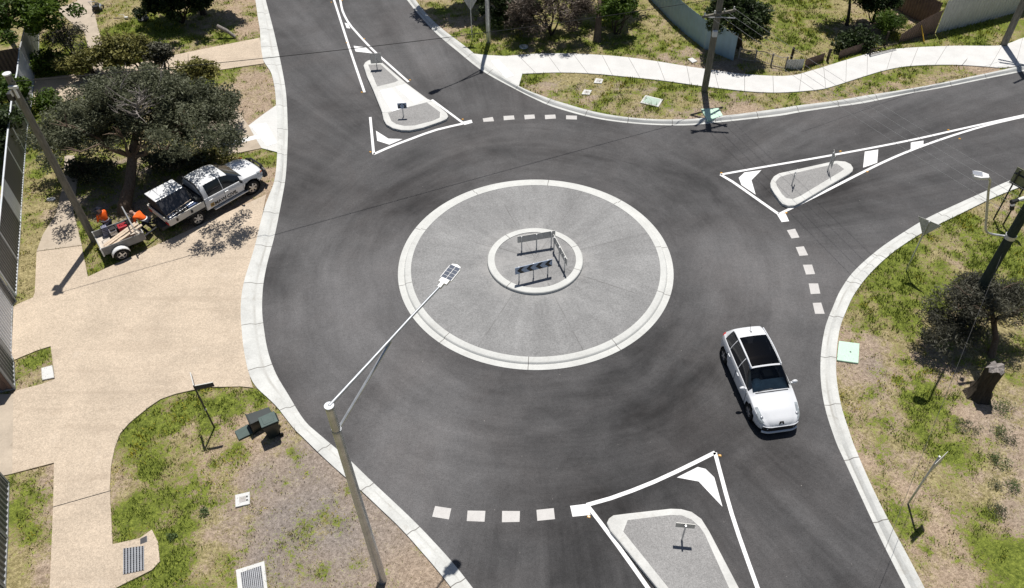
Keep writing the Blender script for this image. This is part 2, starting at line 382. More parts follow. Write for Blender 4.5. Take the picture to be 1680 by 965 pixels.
M['insul'] = simple('porcelain', (.75, .74, .70), .25, .6)
M['olive'] = simple('olive_sign_back', (.27, .27, .17), .6, .3, 0, .08)
M['signblue'] = simple('blue_grey_reflective', (.30, .38, .52), .4, .5, 0, .05)
M['yellow'] = simple('yellow_paint', (.75, .45, .05), .5, .3)
M['gold'] = simple('gold_brown_print', (.45, .28, .07), .5, .3)
M['solar'] = mat_stripes('solar_cells', (.025, .035, .06), (.32, .34, .38), 0, .155, .93, .15)
M['grate'] = mat_stripes('grate_bars', (.04, .045, .055), (.20, .22, .26), 0, .12, .62, .5, .4)
# ------------------------------------------------------------------ kerb lines surveyed from the photo
def cr(pts, n=8):
    """Catmull-Rom through 2D/3D points"""
    P = [Vector(p) for p in pts]; P = [P[0]*2-P[1]]+P+[P[-1]*2-P[-2]]; out = []
    for i in range(1, len(P)-2):
        a, b, c, d = P[i-1:i+3]
        for k in range(n):
            t = k/n; out.append(.5*((2*b)+(c-a)*t+(2*a-5*b+4*c-d)*t*t+(3*b-a-3*c+d)*t**3))
    return out+[P[-2]]
def resamp(pts, step):
    d = [0]
    for a, b in zip(pts, pts[1:]): d.append(d[-1]+(b-a).length)
    n = max(2, int(round(d[-1]/step))); A = np.array([tuple(p) for p in pts]); t = np.linspace(0, d[-1], n+1)
    return [Vector([np.interp(x, d, A[:, k]) for k in range(A.shape[1])]) for x in t]
WF = [(424, -60), (430, -30), (436, 0), (452, 63), (468, 143), (472, 206), (472, 230), (469, 287), (462, 330), (450.5, 387), (439, 430), (432, 467), (430, 503), (432, 531.5), (439, 574), (452, 611.6), (472, 646), (498.7, 689), (523, 712), (571.6, 753), (606, 786), (673, 849), (714.7, 892), (747.6, 929), (774.7, 963.6), (815, 1016), (860, 1075)]
WB = [(406, -60), (413, -30), (419, 0), (423, 28.6), (427, 52), (427, 64), (429, 83), (433, 104), (443, 114), (450.5, 143), (453, 172), (455, 206), (455, 249), (452, 287), (446, 312), (439, 325), (429, 359), (415, 416), (401, 459), (395, 500), (397.6, 554), (403, 589), (412, 626), (423, 640), (446, 657), (457.7, 672), (478, 697), (491.5, 712), (514.4, 735), (560, 778), (589, 800.6), (620, 832), (651.7, 860.6), (692, 906), (720, 938), (741, 966), (780, 1016), (825, 1075)]
NF = [(625, -60), (646, -28), (667.5, 0), (686, 23), (714.7, 54), (749, 83), (792, 117), (846, 147), (880, 164), (911.6, 177), (977, 194.5), (1049, 203.7), (1123, 206), (1172, 201.7), (1217.6, 197), (1280, 190), (1311.6, 184.5), (1369, 176), (1419, 169), (1489, 154.5), (1552, 143), (1615, 130), (1680, 117), (1760, 100), (1900, 72)]
NB = [(640, -60), (661, -28), (682, 0), (692, 14), (720, 43), (772, 83), (800, 108), (850.5, 141), (880, 154), (914, 166), (979, 184.5), (1049, 194.5), (1123, 196), (1172, 191.7), (1215, 187), (1280, 178), (1311.6, 173), (1369, 166), (1419, 157), (1486, 147), (1550, 135), (1612, 122), (1680, 107), (1760, 90), (1900, 62)]
EF = [(1900, 210), (1780, 252), (1700, 281), (1655, 297), (1623, 311), (1572, 334), (1523, 357), (1486, 379), (1443, 408), (1402, 444), (1379, 476), (1366, 505), (1354.5, 535), (1347.5, 574), (1346, 611.6), (1349, 646), (1356, 679), (1366, 710), (1374.5, 733), (1386, 757.6), (1423, 838), (1449, 893), (1484, 962), (1515, 1022), (1545, 1075)]
EB = [(1900, 228), (1780, 268), (1700, 298), (1657.7, 313), (1620.5, 328.7), (1577.6, 350), (1534.7, 371), (1503, 388), (1457.5, 420), (1424, 453), (1402, 482), (1390, 506), (1380, 531.5), (1374.5, 556), (1371.6, 594.5), (1371.8, 614.5), (1376, 646), (1383, 677), (1391.7, 703), (1410, 753), (1447, 833.5), (1486, 906), (1516, 963.6), (1546, 1022), (1575, 1075)]
KH = .13
def kerbline(front, back, hmul=None, name='kerb'):
    f = resamp(cr(Gs(front, 0), 6), .3); b = resamp(cr(Gs(back, KH), 6), .12)
    bx = np.array([tuple(p) for p in b])
    pts = []; W = []
    for i, p in enumerate(f):
        d = (f[min(i+1, len(f)-1)]-f[max(i-1, 0)]).normalized(); n = Vector((-d.y, d.x, 0))
        rel = bx[:, :2]-np.array(p[:2]); al = rel@np.array(d[:2]); pe = rel@np.array(n[:2])
        ok = np.where(np.abs(al) < .5)[0]
        if len(ok) == 0: j = np.argmin((rel**2).sum(1))
        else: j = ok[np.argmin(np.abs(al[ok])+.02*np.abs(pe[ok]))]
        W.append(rel[j]@np.array(n[:2])); pts.append((p, n))
    W = np.array(W); k = np.ones(5)/5; W = np.convolve(np.pad(W, 2, 'edge'), k, 'valid')
    prof = [(0, -.06), (0, .006), (.34, .012), (.56, KH-.02), (.62, KH), (1.0, KH+.012), (1.0, -.1)]
    mb = MB(); dist = 0; vs = []; uvs = []
    for i, (p, n) in enumerate(pts):
        if i: dist += (p-pts[i-1][0]).length
        hm = hmul(i/(len(pts)-1), p) if hmul else 1.0
        for v, z in prof:
            zz = z
            if z > .05:
                zz = .02+(z-.02)*hm if v < .9 else z
                if v > .52 and v < .9: zz = .03+(z-.03)*max(hm, .88)
            q = p+n*W[i]*v; vs.append((q.x, q.y, zz)); uvs.append((dist, v))
    m = len(prof); fs = []; fu = []
    for i in range(len(pts)-1):
        for j in range(m-1):
            q = (i*m+j, i*m+j+1, (i+1)*m+j+1, (i+1)*m+j); fs.append(q); fu.append([uvs[a] for a in q])
    mb.add(vs, fs, fu); o = mb.build(name, M['kerb'], origin=None, smooth=True); struct(o)
    mid = [p+n*W[i]*.6 for i, (p, n) in enumerate(pts)]; bk = [p+n*W[i] for i, (p, n) in enumerate(pts)]; mid = [p+n*(W[i]-min(.32, .38*W[i])) for i, (p, n) in enumerate(pts)]
    return f, mid, bk
def hm_west(t, p):
    def bump(py, a, b, lo):
        y0 = G(430, a).y; y1 = G(430, b).y
        return lo if y1 < p.y < y0 else 1
    return min(bump(0, 326, 634, .45), bump(0, 58, 106, .3), bump(0, 190, 252, .25))
def hm_ne(t, p): return .25 if G(782, 90).x-.3 < p.x < G(848, 140).x and p.y > G(0, 150).y else 1
wf, wmid, wbk = kerbline(WF, WB, lambda t, p: hm_west(t, p))
nf, nmid, nbk = kerbline(NF[::-1], NB[::-1], hm_ne) if False else kerbline(NF, NB, hm_ne)
ef, emid, ebk = kerbline(EF, EB)
road = [p.xy for p in wf]+[p.xy for p in ef[::-1]]+[p.xy for p in nf[::-1]]
road_mid = [p.xy for p in wmid]+[p.xy for p in emid[::-1]]+[p.xy for p in nmid[::-1]]
road_bk = [p.xy for p in wbk]+[p.xy for p in ebk[::-1]]+[p.xy for p in nbk[::-1]]
def sheet(name, poly, z, mat, thick=None, uvdir=None):
    mb = MB()
    if thick: mb.prism(poly, z-thick, z)
    else:
        from mathutils.geometry import tessellate_polygon
        P = [Vector((p[0], p[1], z)) for p in poly]; mb.add(P, [tuple(t) for t in tessellate_polygon([P])])
    o = mb.build(name, mat, origin=None)
    if not thick:
        me = o.data
        if me.polygons and me.polygons[0].normal.z < 0: me.flip_normals()
    return o
struct(sheet('road', road, 0, M['asphalt']))
# ------------------------------------------------------------------ paths and driveways
PZ = .135
D1 = [(60, 413), (134, 403), (144, 454), (172, 441), (437, 319), (429, 359), (415, 416), (401, 459), (395, 500), (397.6, 554), (403, 589), (412, 626), (415, 636), (395, 634), (372, 634.5), (345, 635), (315, 640), (288, 646), (263, 655), (245, 667), (229, 680), (212, 694), (197, 711), (188, 735), (182, 765), (180, 800), (184.5, 893), (229, 883), (249, 869), (259, 889), (262, 921), (249, 935), (215, 952), (187, 966), (160, 1010), (79, 1010), (81.5, 965), (87, 832), (88.5, 759), (20, 777), (22, 645), (26, 641), (68, 630), (90, 622), (83, 568), (60, 575), (24, 590), (19, 584), (22, 503), (28.6, 499), (54, 488), (57, 480)]
D1b = [(20, 777), (22, 646), (-70, 650), (-80, 800), (5, 780)]
D1c = [(60, 412), (134, 402), (120, 345), (128, 290), (122, 255), (106, 255), (104, 300), (92, 350), (70, 385)]
D2 = [(426, 62), (433, 104), (405, 108), (357, 115), (250, 138), (150, 152), (95, 170), (55, 172), (56, 129), (100, 124), (160, 118), (268, 94), (340, 79)]
D2b = [(92, 14), (126, 2), (140, -25), (150, -25), (150, 0), (160, 43), (172, 83), (168, 116.5), (150, 119), (146, 85), (138, 52), (118, 38)]
D3 = [(380, 176), (395, 188), (407.6, 206), (429, 243), (366, 256), (330, 262), (320, 215)]
def wpoly(px, z=PZ): return [p.xy for p in Gs(px, z)]
polys = {}
for nm, px, mat, dz in (('driveway', D1, 'tan', 0), ('driveway', D1b, 'oldcon', -.006), ('path', D1c, 'oldcon', -.004), ('driveway', D2, 'tan', 0), ('path', D2b, 'oldcon', -.008), ('path', D3, 'oldcon', 0)):
    pl = wpoly(px); polys.setdefault('drive', []).append(pl)
    struct(sheet(nm, pl, PZ+dz, M[mat], .12))
# expansion cut across the lower driveway
cut = MB(); a, b = G(87, 832, PZ+.003), G(182, 805, PZ+.003); cut.tube([a, b], .012, 6); struct(cut.build('path', M['darkmetal'], origin=None))
FPU = [(828, 92), (885, 88), (940, 88), (1011, 92), (1074, 100), (1129, 109), (1172, 115), (1206, 120), (1257, 124), (1300, 123.6), (1337, 114), (1386, 99), (1429, 87), (1472, 80), (1515, 77), (1572, 75), (1635, 75), (1658, 70), (1682, 61), (1760, 40), (1900, 5)]
FPL = [(857, 121), (914, 119), (971, 120.7), (1029, 126), (1086, 132), (1143, 140), (1200, 147), (1243, 151), (1286, 151.6), (1343, 147), (1372, 140), (1406, 129), (1449, 116), (1486, 109), (1529, 106.5), (1572, 106.5), (1615, 109), (1645, 111), (1682, 106), (1760, 90), (1900, 61)]
u = resamp(cr(Gs(FPU, PZ), 6), .3); l = resamp(cr(Gs(FPL, PZ), 6), .3)
n = 160; ui = [u[int(i*(len(u)-1)/n)] for i in range(n+1)]; li = [l[int(i*(len(l)-1)/n)] for i in range(n+1)]
mb = MB(); d = 0; uvs = []; vs = []
for i in range(n+1):
    if i: d += ((ui[i]+li[i])/2-(ui[i-1]+li[i-1])/2).length
    for q, v, z in ((ui[i], 0, PZ-.1), (ui[i], 0, PZ), (li[i], .3, PZ), (li[i], .3, PZ-.1)): vs.append((q.x, q.y, z)); uvs.append((d, v))
fs = [(i*4+j, i*4+j+1, i*4+j+5, i*4+j+4) for i in range(n) for j in range(3)]
mb.add(vs, fs, [[uvs[a] for a in f] for f in fs]); struct(mb.build('footpath', M['path'], origin=None))
polys['foot'] = [[p.xy for p in ui]+[p.xy for p in li[::-1]]]
def apron(px, edge_z=.135):
    pl = wpoly(px); polys['drive'].append(pl); struct(sheet('pavement', pl, edge_z+.003, M['pale'], .12))
apron([(776, 88), (800, 90.5), (828, 92), (857, 121), (851, 142), (820, 122), (790, 101)])
apron([(454, 172), (430, 189), (407.6, 206), (420, 228), (429, 243), (456, 250)])
def patch(name, px, z, mat, label, cat, group=None, th=.004):
    mb = MB(); mb.prism(wpoly(px, z), z-th, z); return tag(mb.build(name, M[mat]), label, cat, group)
patch('tactile_panel', [(805, 100), (817, 96.5), (843, 124), (830, 128)], .146, 'paint', 'white tactile panel set in the kerb ramp at the start of the footpath', 'tactile panel', 'white panels on kerb ramps', .006)
patch('tactile_panel', [(411, 206), (436.5, 201.5), (455, 234.5), (437.7, 240)], .146, 'paint', 'white tactile panel on the kerb ramp beside the big tree', 'tactile panel', 'white panels on kerb ramps', .006)
patch('tactile_panel', [(366, 236), (418, 222), (430, 221.5), (430, 226), (369, 240.5)], .142, 'paint', 'long thin white strip leading from brown slab to kerb ramp', 'guide strip', None, .006)
# ------------------------------------------------------------------ central island
def ring(name, prof, mat, z=0):
    mb = MB(); n = 128; R0 = max(r for r, _ in prof); vs = []; uvs = []
    for k in range(n+1):
        t = 2*math.pi*k/n
        for j, (r, h) in enumerate(prof): vs.append((CX+r*math.cos(t), CY+r*math.sin(t), h)); uvs.append((t*R0+1.1, .1))
    m = len(prof); fs = [(k*m+j, k*m+j+1, (k+1)*m+j+1, (k+1)*m+j) for k in range(n) for j in range(m-1)]
    mb.add(vs, fs, [[uvs[a] for a in f] for f in fs]); return struct(mb.build(name, mat, origin=None, smooth=True))
RO_, RI_ = .2534*H, .0887*H
ring('kerb', [(RO_, -.05), (RO_, .012), (RO_-.27, .02), (RO_-.31, .085), (RO_-.35, .10), (5.50, .115), (5.50, -.02)], M['ring'])
ring('pavement', [(5.50, .105), (4, .125), (3, .14), (RI_, .15)], M['infill'])
ring('kerb', [(RI_, .10), (RI_-.02, .25), (RI_-.05, .275), (1.80, .28), (1.80, .15)], M['ring'])
ring('pavement', [(1.80, .255), (.9, .265), (.001, .27)], M['infill'])
# ------------------------------------------------------------------ splitter islands
def rounded(pl, r, n=5):
    out = []; m = len(pl)
    for i in range(m):
        p = Vector(pl[i][:2]); a = (Vector(pl[i-1][:2])-p); b = (Vector(pl[(i+1) % m][:2])-p)
        rr = min(r, a.length*.45, b.length*.45); A = p+a.normalized()*rr; B = p+b.normalized()*rr
        for k in range(n+1):
            t = k/n; out.append(A*(1-t)**2+p*2*t*(1-t)+B*t*t)
    return out
def inset(pl, d):
    out = []; m = len(pl); ar = sum(pl[i].x*pl[(i+1) % m].y-pl[(i+1) % m].x*pl[i].y for i in range(m)); sg = 1 if ar > 0 else -1
    for i in range(m):
        t = (pl[(i+1) % m]-pl[i-1]).normalized(); out.append(pl[i]+Vector((-t.y, t.x))*d*sg)
    return out
def island(px, infills, z=.14):
    pl = wpoly(px, z); ou = inset(pl, -.015); mb = MB(); m = len(pl); rings = [[(p, -.03) for p in ou], [(p, .02) for p in ou], [(p, z-.015) for p in inset(pl, -.01)], [(p, z) for p in inset(pl, .03)]]
    vs = [(p.x, p.y, h) for r in rings for p, h in r]
    fs = [(j*m+i, j*m+(i+1) % m, (j+1)*m+(i+1) % m, (j+1)*m+i) for j in range(3) for i in range(m)]
    per = [0]
    for i in range(m): per.append(per[-1]+(pl[(i+1) % m]-pl[i]).length)
    fu = [[(per[i], .1), (per[i+1], .1), (per[i+1], .1), (per[i], .1)] for j in range(3) for i in range(m)]
    from mathutils.geometry import tessellate_polygon
    P = [Vector((p.x, p.y, 0)) for p in inset(pl, .03)]
    for t in tessellate_polygon([P]): fs.append(tuple(i+3*m for i in t)); fu.append([(per[i], .1) for i in t])
    mb.add(vs, fs, fu); struct(mb.build('kerb', M['kerbplain'], origin=None))
    for q in infills: struct(sheet('pavement', wpoly(q, z), z+.004, M['infill2'], .02))
def zz(pts, ox, oy, s): return [(ox+a/s, oy+b/s) for a, b in pts]
a5 = lambda p: zz(p, 560, 60, 5.675)
island(a5([(208, 268), (222, 240), (250, 222), (290, 212), (345, 222), (385, 248), (600, 432), (800, 580), (850, 600), (980, 712), (993, 742), (978, 765), (920, 790), (760, 845), (640, 870), (560, 868), (480, 850), (420, 815), (395, 770), (380, 700), (340, 600), (300, 500), (240, 370)]),
       [a5([(250, 262), (365, 258), (530, 408), (500, 425), (335, 465), (330, 455)]), a5([(435, 712), (790, 610), (920, 705), (915, 755), (850, 785), (680, 828), (590, 832), (510, 815), (465, 785)])])
# pale crossing strip between them
struct(sheet('pavement', wpoly(a5([(330, 515), (600, 436), (800, 584), (840, 602), (430, 706), (380, 705)]), .146), .1485, M['pale'], .02))
for q in ([(358, 502), (465, 478), (620, 655), (470, 700)], [(505, 470), (590, 448), (775, 580), (690, 632)]):
    patch('tactile_panel', a5(q), .156, 'paint', 'white tactile panel across the gap in the north splitter island', 'tactile panel', 'paired panels in the north island crossing', .006)
a8 = lambda p: zz(p, 1200, 230, 5.677)
island(a8([(365, 400), (375, 370), (400, 335), (445, 308), (520, 292), (900, 208), (980, 192), (1060, 198), (1110, 222), (1133, 258), (1125, 288), (1090, 315), (900, 425), (640, 580), (590, 605), (530, 608), (480, 592), (450, 560), (400, 490), (370, 440)]),
       [a8([(412, 385), (450, 345), (510, 325), (980, 218), (1050, 270), (1030, 285), (640, 520), (575, 547), (510, 540), (470, 500), (425, 430)])])
a11 = lambda p: zz(p, 760, 689, 3.4958)
island(a11([(826, 590), (838, 565), (862, 548), (940, 538), (1190, 510), (1250, 512), (1310, 528), (1365, 568), (1410, 640), (1580, 965), (1760, 1320), (1400, 1320), (1142, 995), (895, 690), (848, 636)]),
       [a11([(943, 575), (1190, 545), (1255, 548), (1310, 572), (1355, 612), (1385, 655), (1525, 965), (1700, 1310), (1470, 1310), (1195, 985), (918, 640)])])
# ------------------------------------------------------------------ painted markings
MZ = .004
def stripe(px, w, label, cat='road line', group=None):
    P = resamp(cr(Gs(px, MZ), 5), .8) if len(px) > 2 else Gs(px, MZ); mb = MB(); vs = []
    for i, p in enumerate(P):
        d = (P[min(i+1, len(P)-1)]-P[max(i-1, 0)]).normalized(); n = Vector((-d.y, d.x, 0))*w/2; vs += [p+n, p-n]
    mb.add(vs, [(2*i, 2*i+1, 2*i+3, 2*i+2) for i in range(len(P)-1)])
    return tag(mb.build('painted_line', M['paint'], fix=True), label, cat, group)
def blot(px, mat, name, label, cat, group=None, z=.005):
    mb = MB(); mb.prism(wpoly(px, z), z-.004, z); return tag(mb.build(name, M[mat]), label, cat, group)
z5 = lambda p: zz(p, 400, 0, 3.4958); z8 = lambda p: zz(p, 1200, 230, 3.4958); z7 = lambda p: zz(p, 1200, 0, 3.4958); z12 = lambda p: zz(p, 400, 689, 3.4958); z6 = lambda p: zz(p, 800, 0, 3.4958)
LW = .138
gN, gE, gS = 'painted lines round the north island', 'painted lines round the east island', 'painted lines round the south island'
stripe([(534, -40), (548, 0), (573, 78), (598, 151.5)], LW, 'long white line on the left of the north splitter island, running up the road', group=gN)
stripe(z5([(520, -140), (553, 0), (565, 60), (600, 130), (650, 190), (700, 245), (760, 305), (855, 390), (945, 470)]), LW, 'long curving white line on the right of the north splitter island', group=gN)
stripe(z5([(725, 672), (745, 885)]), LW, 'short upright white line at left corner of the north triangle', group=gN)
stripe(z5([(745, 884), (850, 838), (950, 800), (1100, 746), (1258, 709)]), LW*1.25, 'white base line of the north triangle facing the roundabout', group=gN)
stripe(z5([(1078, 572), (1258, 706)]), LW, 'slanting white line right of the rounded end of the north island', group=gN)
blot(z5([(1252, 700), (1305, 687), (1312, 704), (1265, 717)]), 'paint', 'painted_dash', 'white end block where the north triangle meets its dashes', 'road marking')
blot(z5([(578, 130), (597, 136), (611, 164), (590, 161)]), 'paint', 'painted_bar', 'small white bar between the two converging lines of the north road', 'road marking', 'hatch bars north')
blot(z5([(630, 263), (700, 272), (738, 306), (641, 296)]), 'paint', 'painted_bar', 'wide white bar just above the pointed end of the north island', 'road marking', 'hatch bars north')
blot(z5([(758, 750), (828, 795), (910, 798), (835, 830), (765, 808)]), 'paint', 'painted_chevron', 'white chevron inside the north triangle', 'road marking', 'painted chevrons')
stripe([(1182, 286.5), (1241, 276), (1363, 255), (1486, 231.7), (1586, 209.5), (1680, 189), (1780, 168)], LW, 'upper white line of the east island, running along the road', group=gE)
stripe([(1277, 352), (1343, 319.5), (1424.5, 278), (1480, 252.5), (1543, 229), (1612, 207.5), (1680, 191.5), (1780, 170)], LW, 'lower white line of the east island, converging with the upper one', group=gE)
stripe([(1182, 286.5), (1200, 297), (1240, 325), (1277, 351)], LW*1.15, 'slanting white line of the east triangle facing the roundabout', group=gE)
blot(z8([(260, 424), (310, 420), (331, 465), (288, 470)]), 'paint', 'painted_dash', 'white end block where the east triangle meets its dashes', 'road marking')
blot(z8([(42, 216), (75, 185), (172, 172), (115, 230), (139, 312), (58, 258)]), 'paint', 'painted_chevron', 'white chevron inside the east triangle', 'road marking', 'painted chevrons')
blot(z8([(765, 66), (842, 54), (836, 130), (755, 158)]), 'paint', 'painted_bar', 'large white bar beside the rounded tail of the east island', 'road marking', 'hatch bars east')
blot(z8([(1029, 13), (1102, 3), (1100, 35), (1028, 60)]), 'paint', 'painted_bar', 'smaller white bar between the converging east lines', 'road marking', 'hatch bars east')
stripe(zz([(708, 488), (800, 464), (900, 430), (1050, 374), (1240, 288), (1445, 186)], 760, 689, 3.4958), LW*1.05, 'white base line of the south triangle facing the roundabout', group=gS)
stripe([(1173, 742.5), (1202, 848), (1243, 965), (1270, 1040)], LW, 'long white line on the right of the south island', group=gS)
stripe([(965, 831), (1009, 889), (1064, 966), (1115, 1040)], LW, 'long white line on the left of the south island', group=gS)
blot(a11([(613, 493), (714, 481), (730, 545), (627, 555)]), 'paint', 'painted_dash', 'white end block where the south triangle meets its dashes', 'road marking')
blot(a11([(1225, 330), (1345, 270), (1390, 281), (1440, 330), (1487, 498), (1350, 353)]), 'paint', 'painted_chevron', 'white chevron inside the south triangle', 'road marking', 'painted chevrons')
nd = [[(792, 194.5), (808.5, 192), (810.5, 199), (793.3, 200)], [(826, 190.5), (843, 189.5), (844.3, 196), (826.6, 197.4)], [(860, 188.8), (876.7, 188), (877.8, 194.5), (861, 196)], [(893.8, 188.8), (911, 188), (912, 194.5), (894.4, 195.7)], [(928.7, 189.4), (946.5, 190), (946.5, 196.2), (928.7, 195.7)]]
ed = [z8(q) for q in ([(318, 517), (365, 508), (390, 558), (345, 564)], [(369, 614), (415, 609), (440, 660), (390, 664)], [(410, 715), (462, 714), (480, 768), (428, 771)], [(443, 822), (497, 822), (510, 880), (455, 883)])]+[zz([(466, 130), (515, 128), (535, 192), (480, 192)], 1200, 460, 3.4958)]
sd = [a11(q) for q in ([(420, 516), (519, 506), (526, 569), (425, 579)], [(223, 522), (325, 523), (323, 585), (222, 587)], [(25, 520), (127, 522), (122, 584), (20, 580)])]+[z12([(1097, 494), (1190, 508), (1176, 571), (1080, 555)])]
words = ['nearest its triangle', 'second from its triangle', 'third from its triangle', 'fourth from its triangle', 'farthest from its triangle, by the kerb']
for side, lst, leg in (('north', nd, 'north road'), ('east', ed, 'east road'), ('south', sd, 'south road')):
    for i, q in enumerate(lst):
        w = words[-1] if i == len(lst)-1 else words[i]
        blot(q, 'dash', 'painted_dash', f'pale give-way dash across the {leg}, {w}', 'road marking', f'give-way dashes across the {leg}')
# amber raised markers
rp = [((543.5, 4), 'at the top of the north left line'), ((561, 1), 'at the top of the north right line'), ((568.5, 70.5), 'halfway down the north left line'), ((597.5, 64), 'halfway down the north right line'), ((672.5, 131.5), 'at the lower end of the north right line'), ((593.5, 151.6), 'at the lower end of the north left line'), ((607.5, 249.5), 'at the left corner of the north triangle'), ((759, 196), 'at the right corner of the north triangle'),
      ((1183.5, 284), 'at the tip of the east triangle'), ((1379, 248.5), 'beside the sign of the east island'), ((1556, 213.5), 'above the converging east lines'), ((1574.5, 228), 'below the converging east lines'), ((1423, 282), 'below the rounded tail of the east island'), ((1290, 349.5), 'at the lower corner of the east triangle'), ((1181, 747.5), 'at the right corner of the south triangle'), ((966, 848), 'at the left corner of the south triangle')]
for (x, y), w in rp:
    p = G(x, y); mb = MB(); mb.box((p.x, p.y, .014), (.11, .09, .026), rz=random.uniform(-.4, .4), taper=.65)
    tag(mb.build('road_stud', M['amber']), f'small amber raised marker {w}', 'road stud', 'amber raised road markers')
# ------------------------------------------------------------------ ground: one sheet, kinds of cover surveyed from the photo
def vnoise(x, y, sc, seed):
    r = np.random.default_rng(seed); T = r.random((256, 256)); x = x*sc; y = y*sc
    i = np.floor(x).astype(int); j = np.floor(y).astype(int); fx = x-i; fy = y-j; fx = fx*fx*(3-2*fx); fy = fy*fy*(3-2*fy)
    g = lambda a, b: T[a % 256, b % 256]
    return (g(i, j)*(1-fx)+g(i+1, j)*fx)*(1-fy)+(g(i, j+1)*(1-fx)+g(i+1, j+1)*fx)*fy
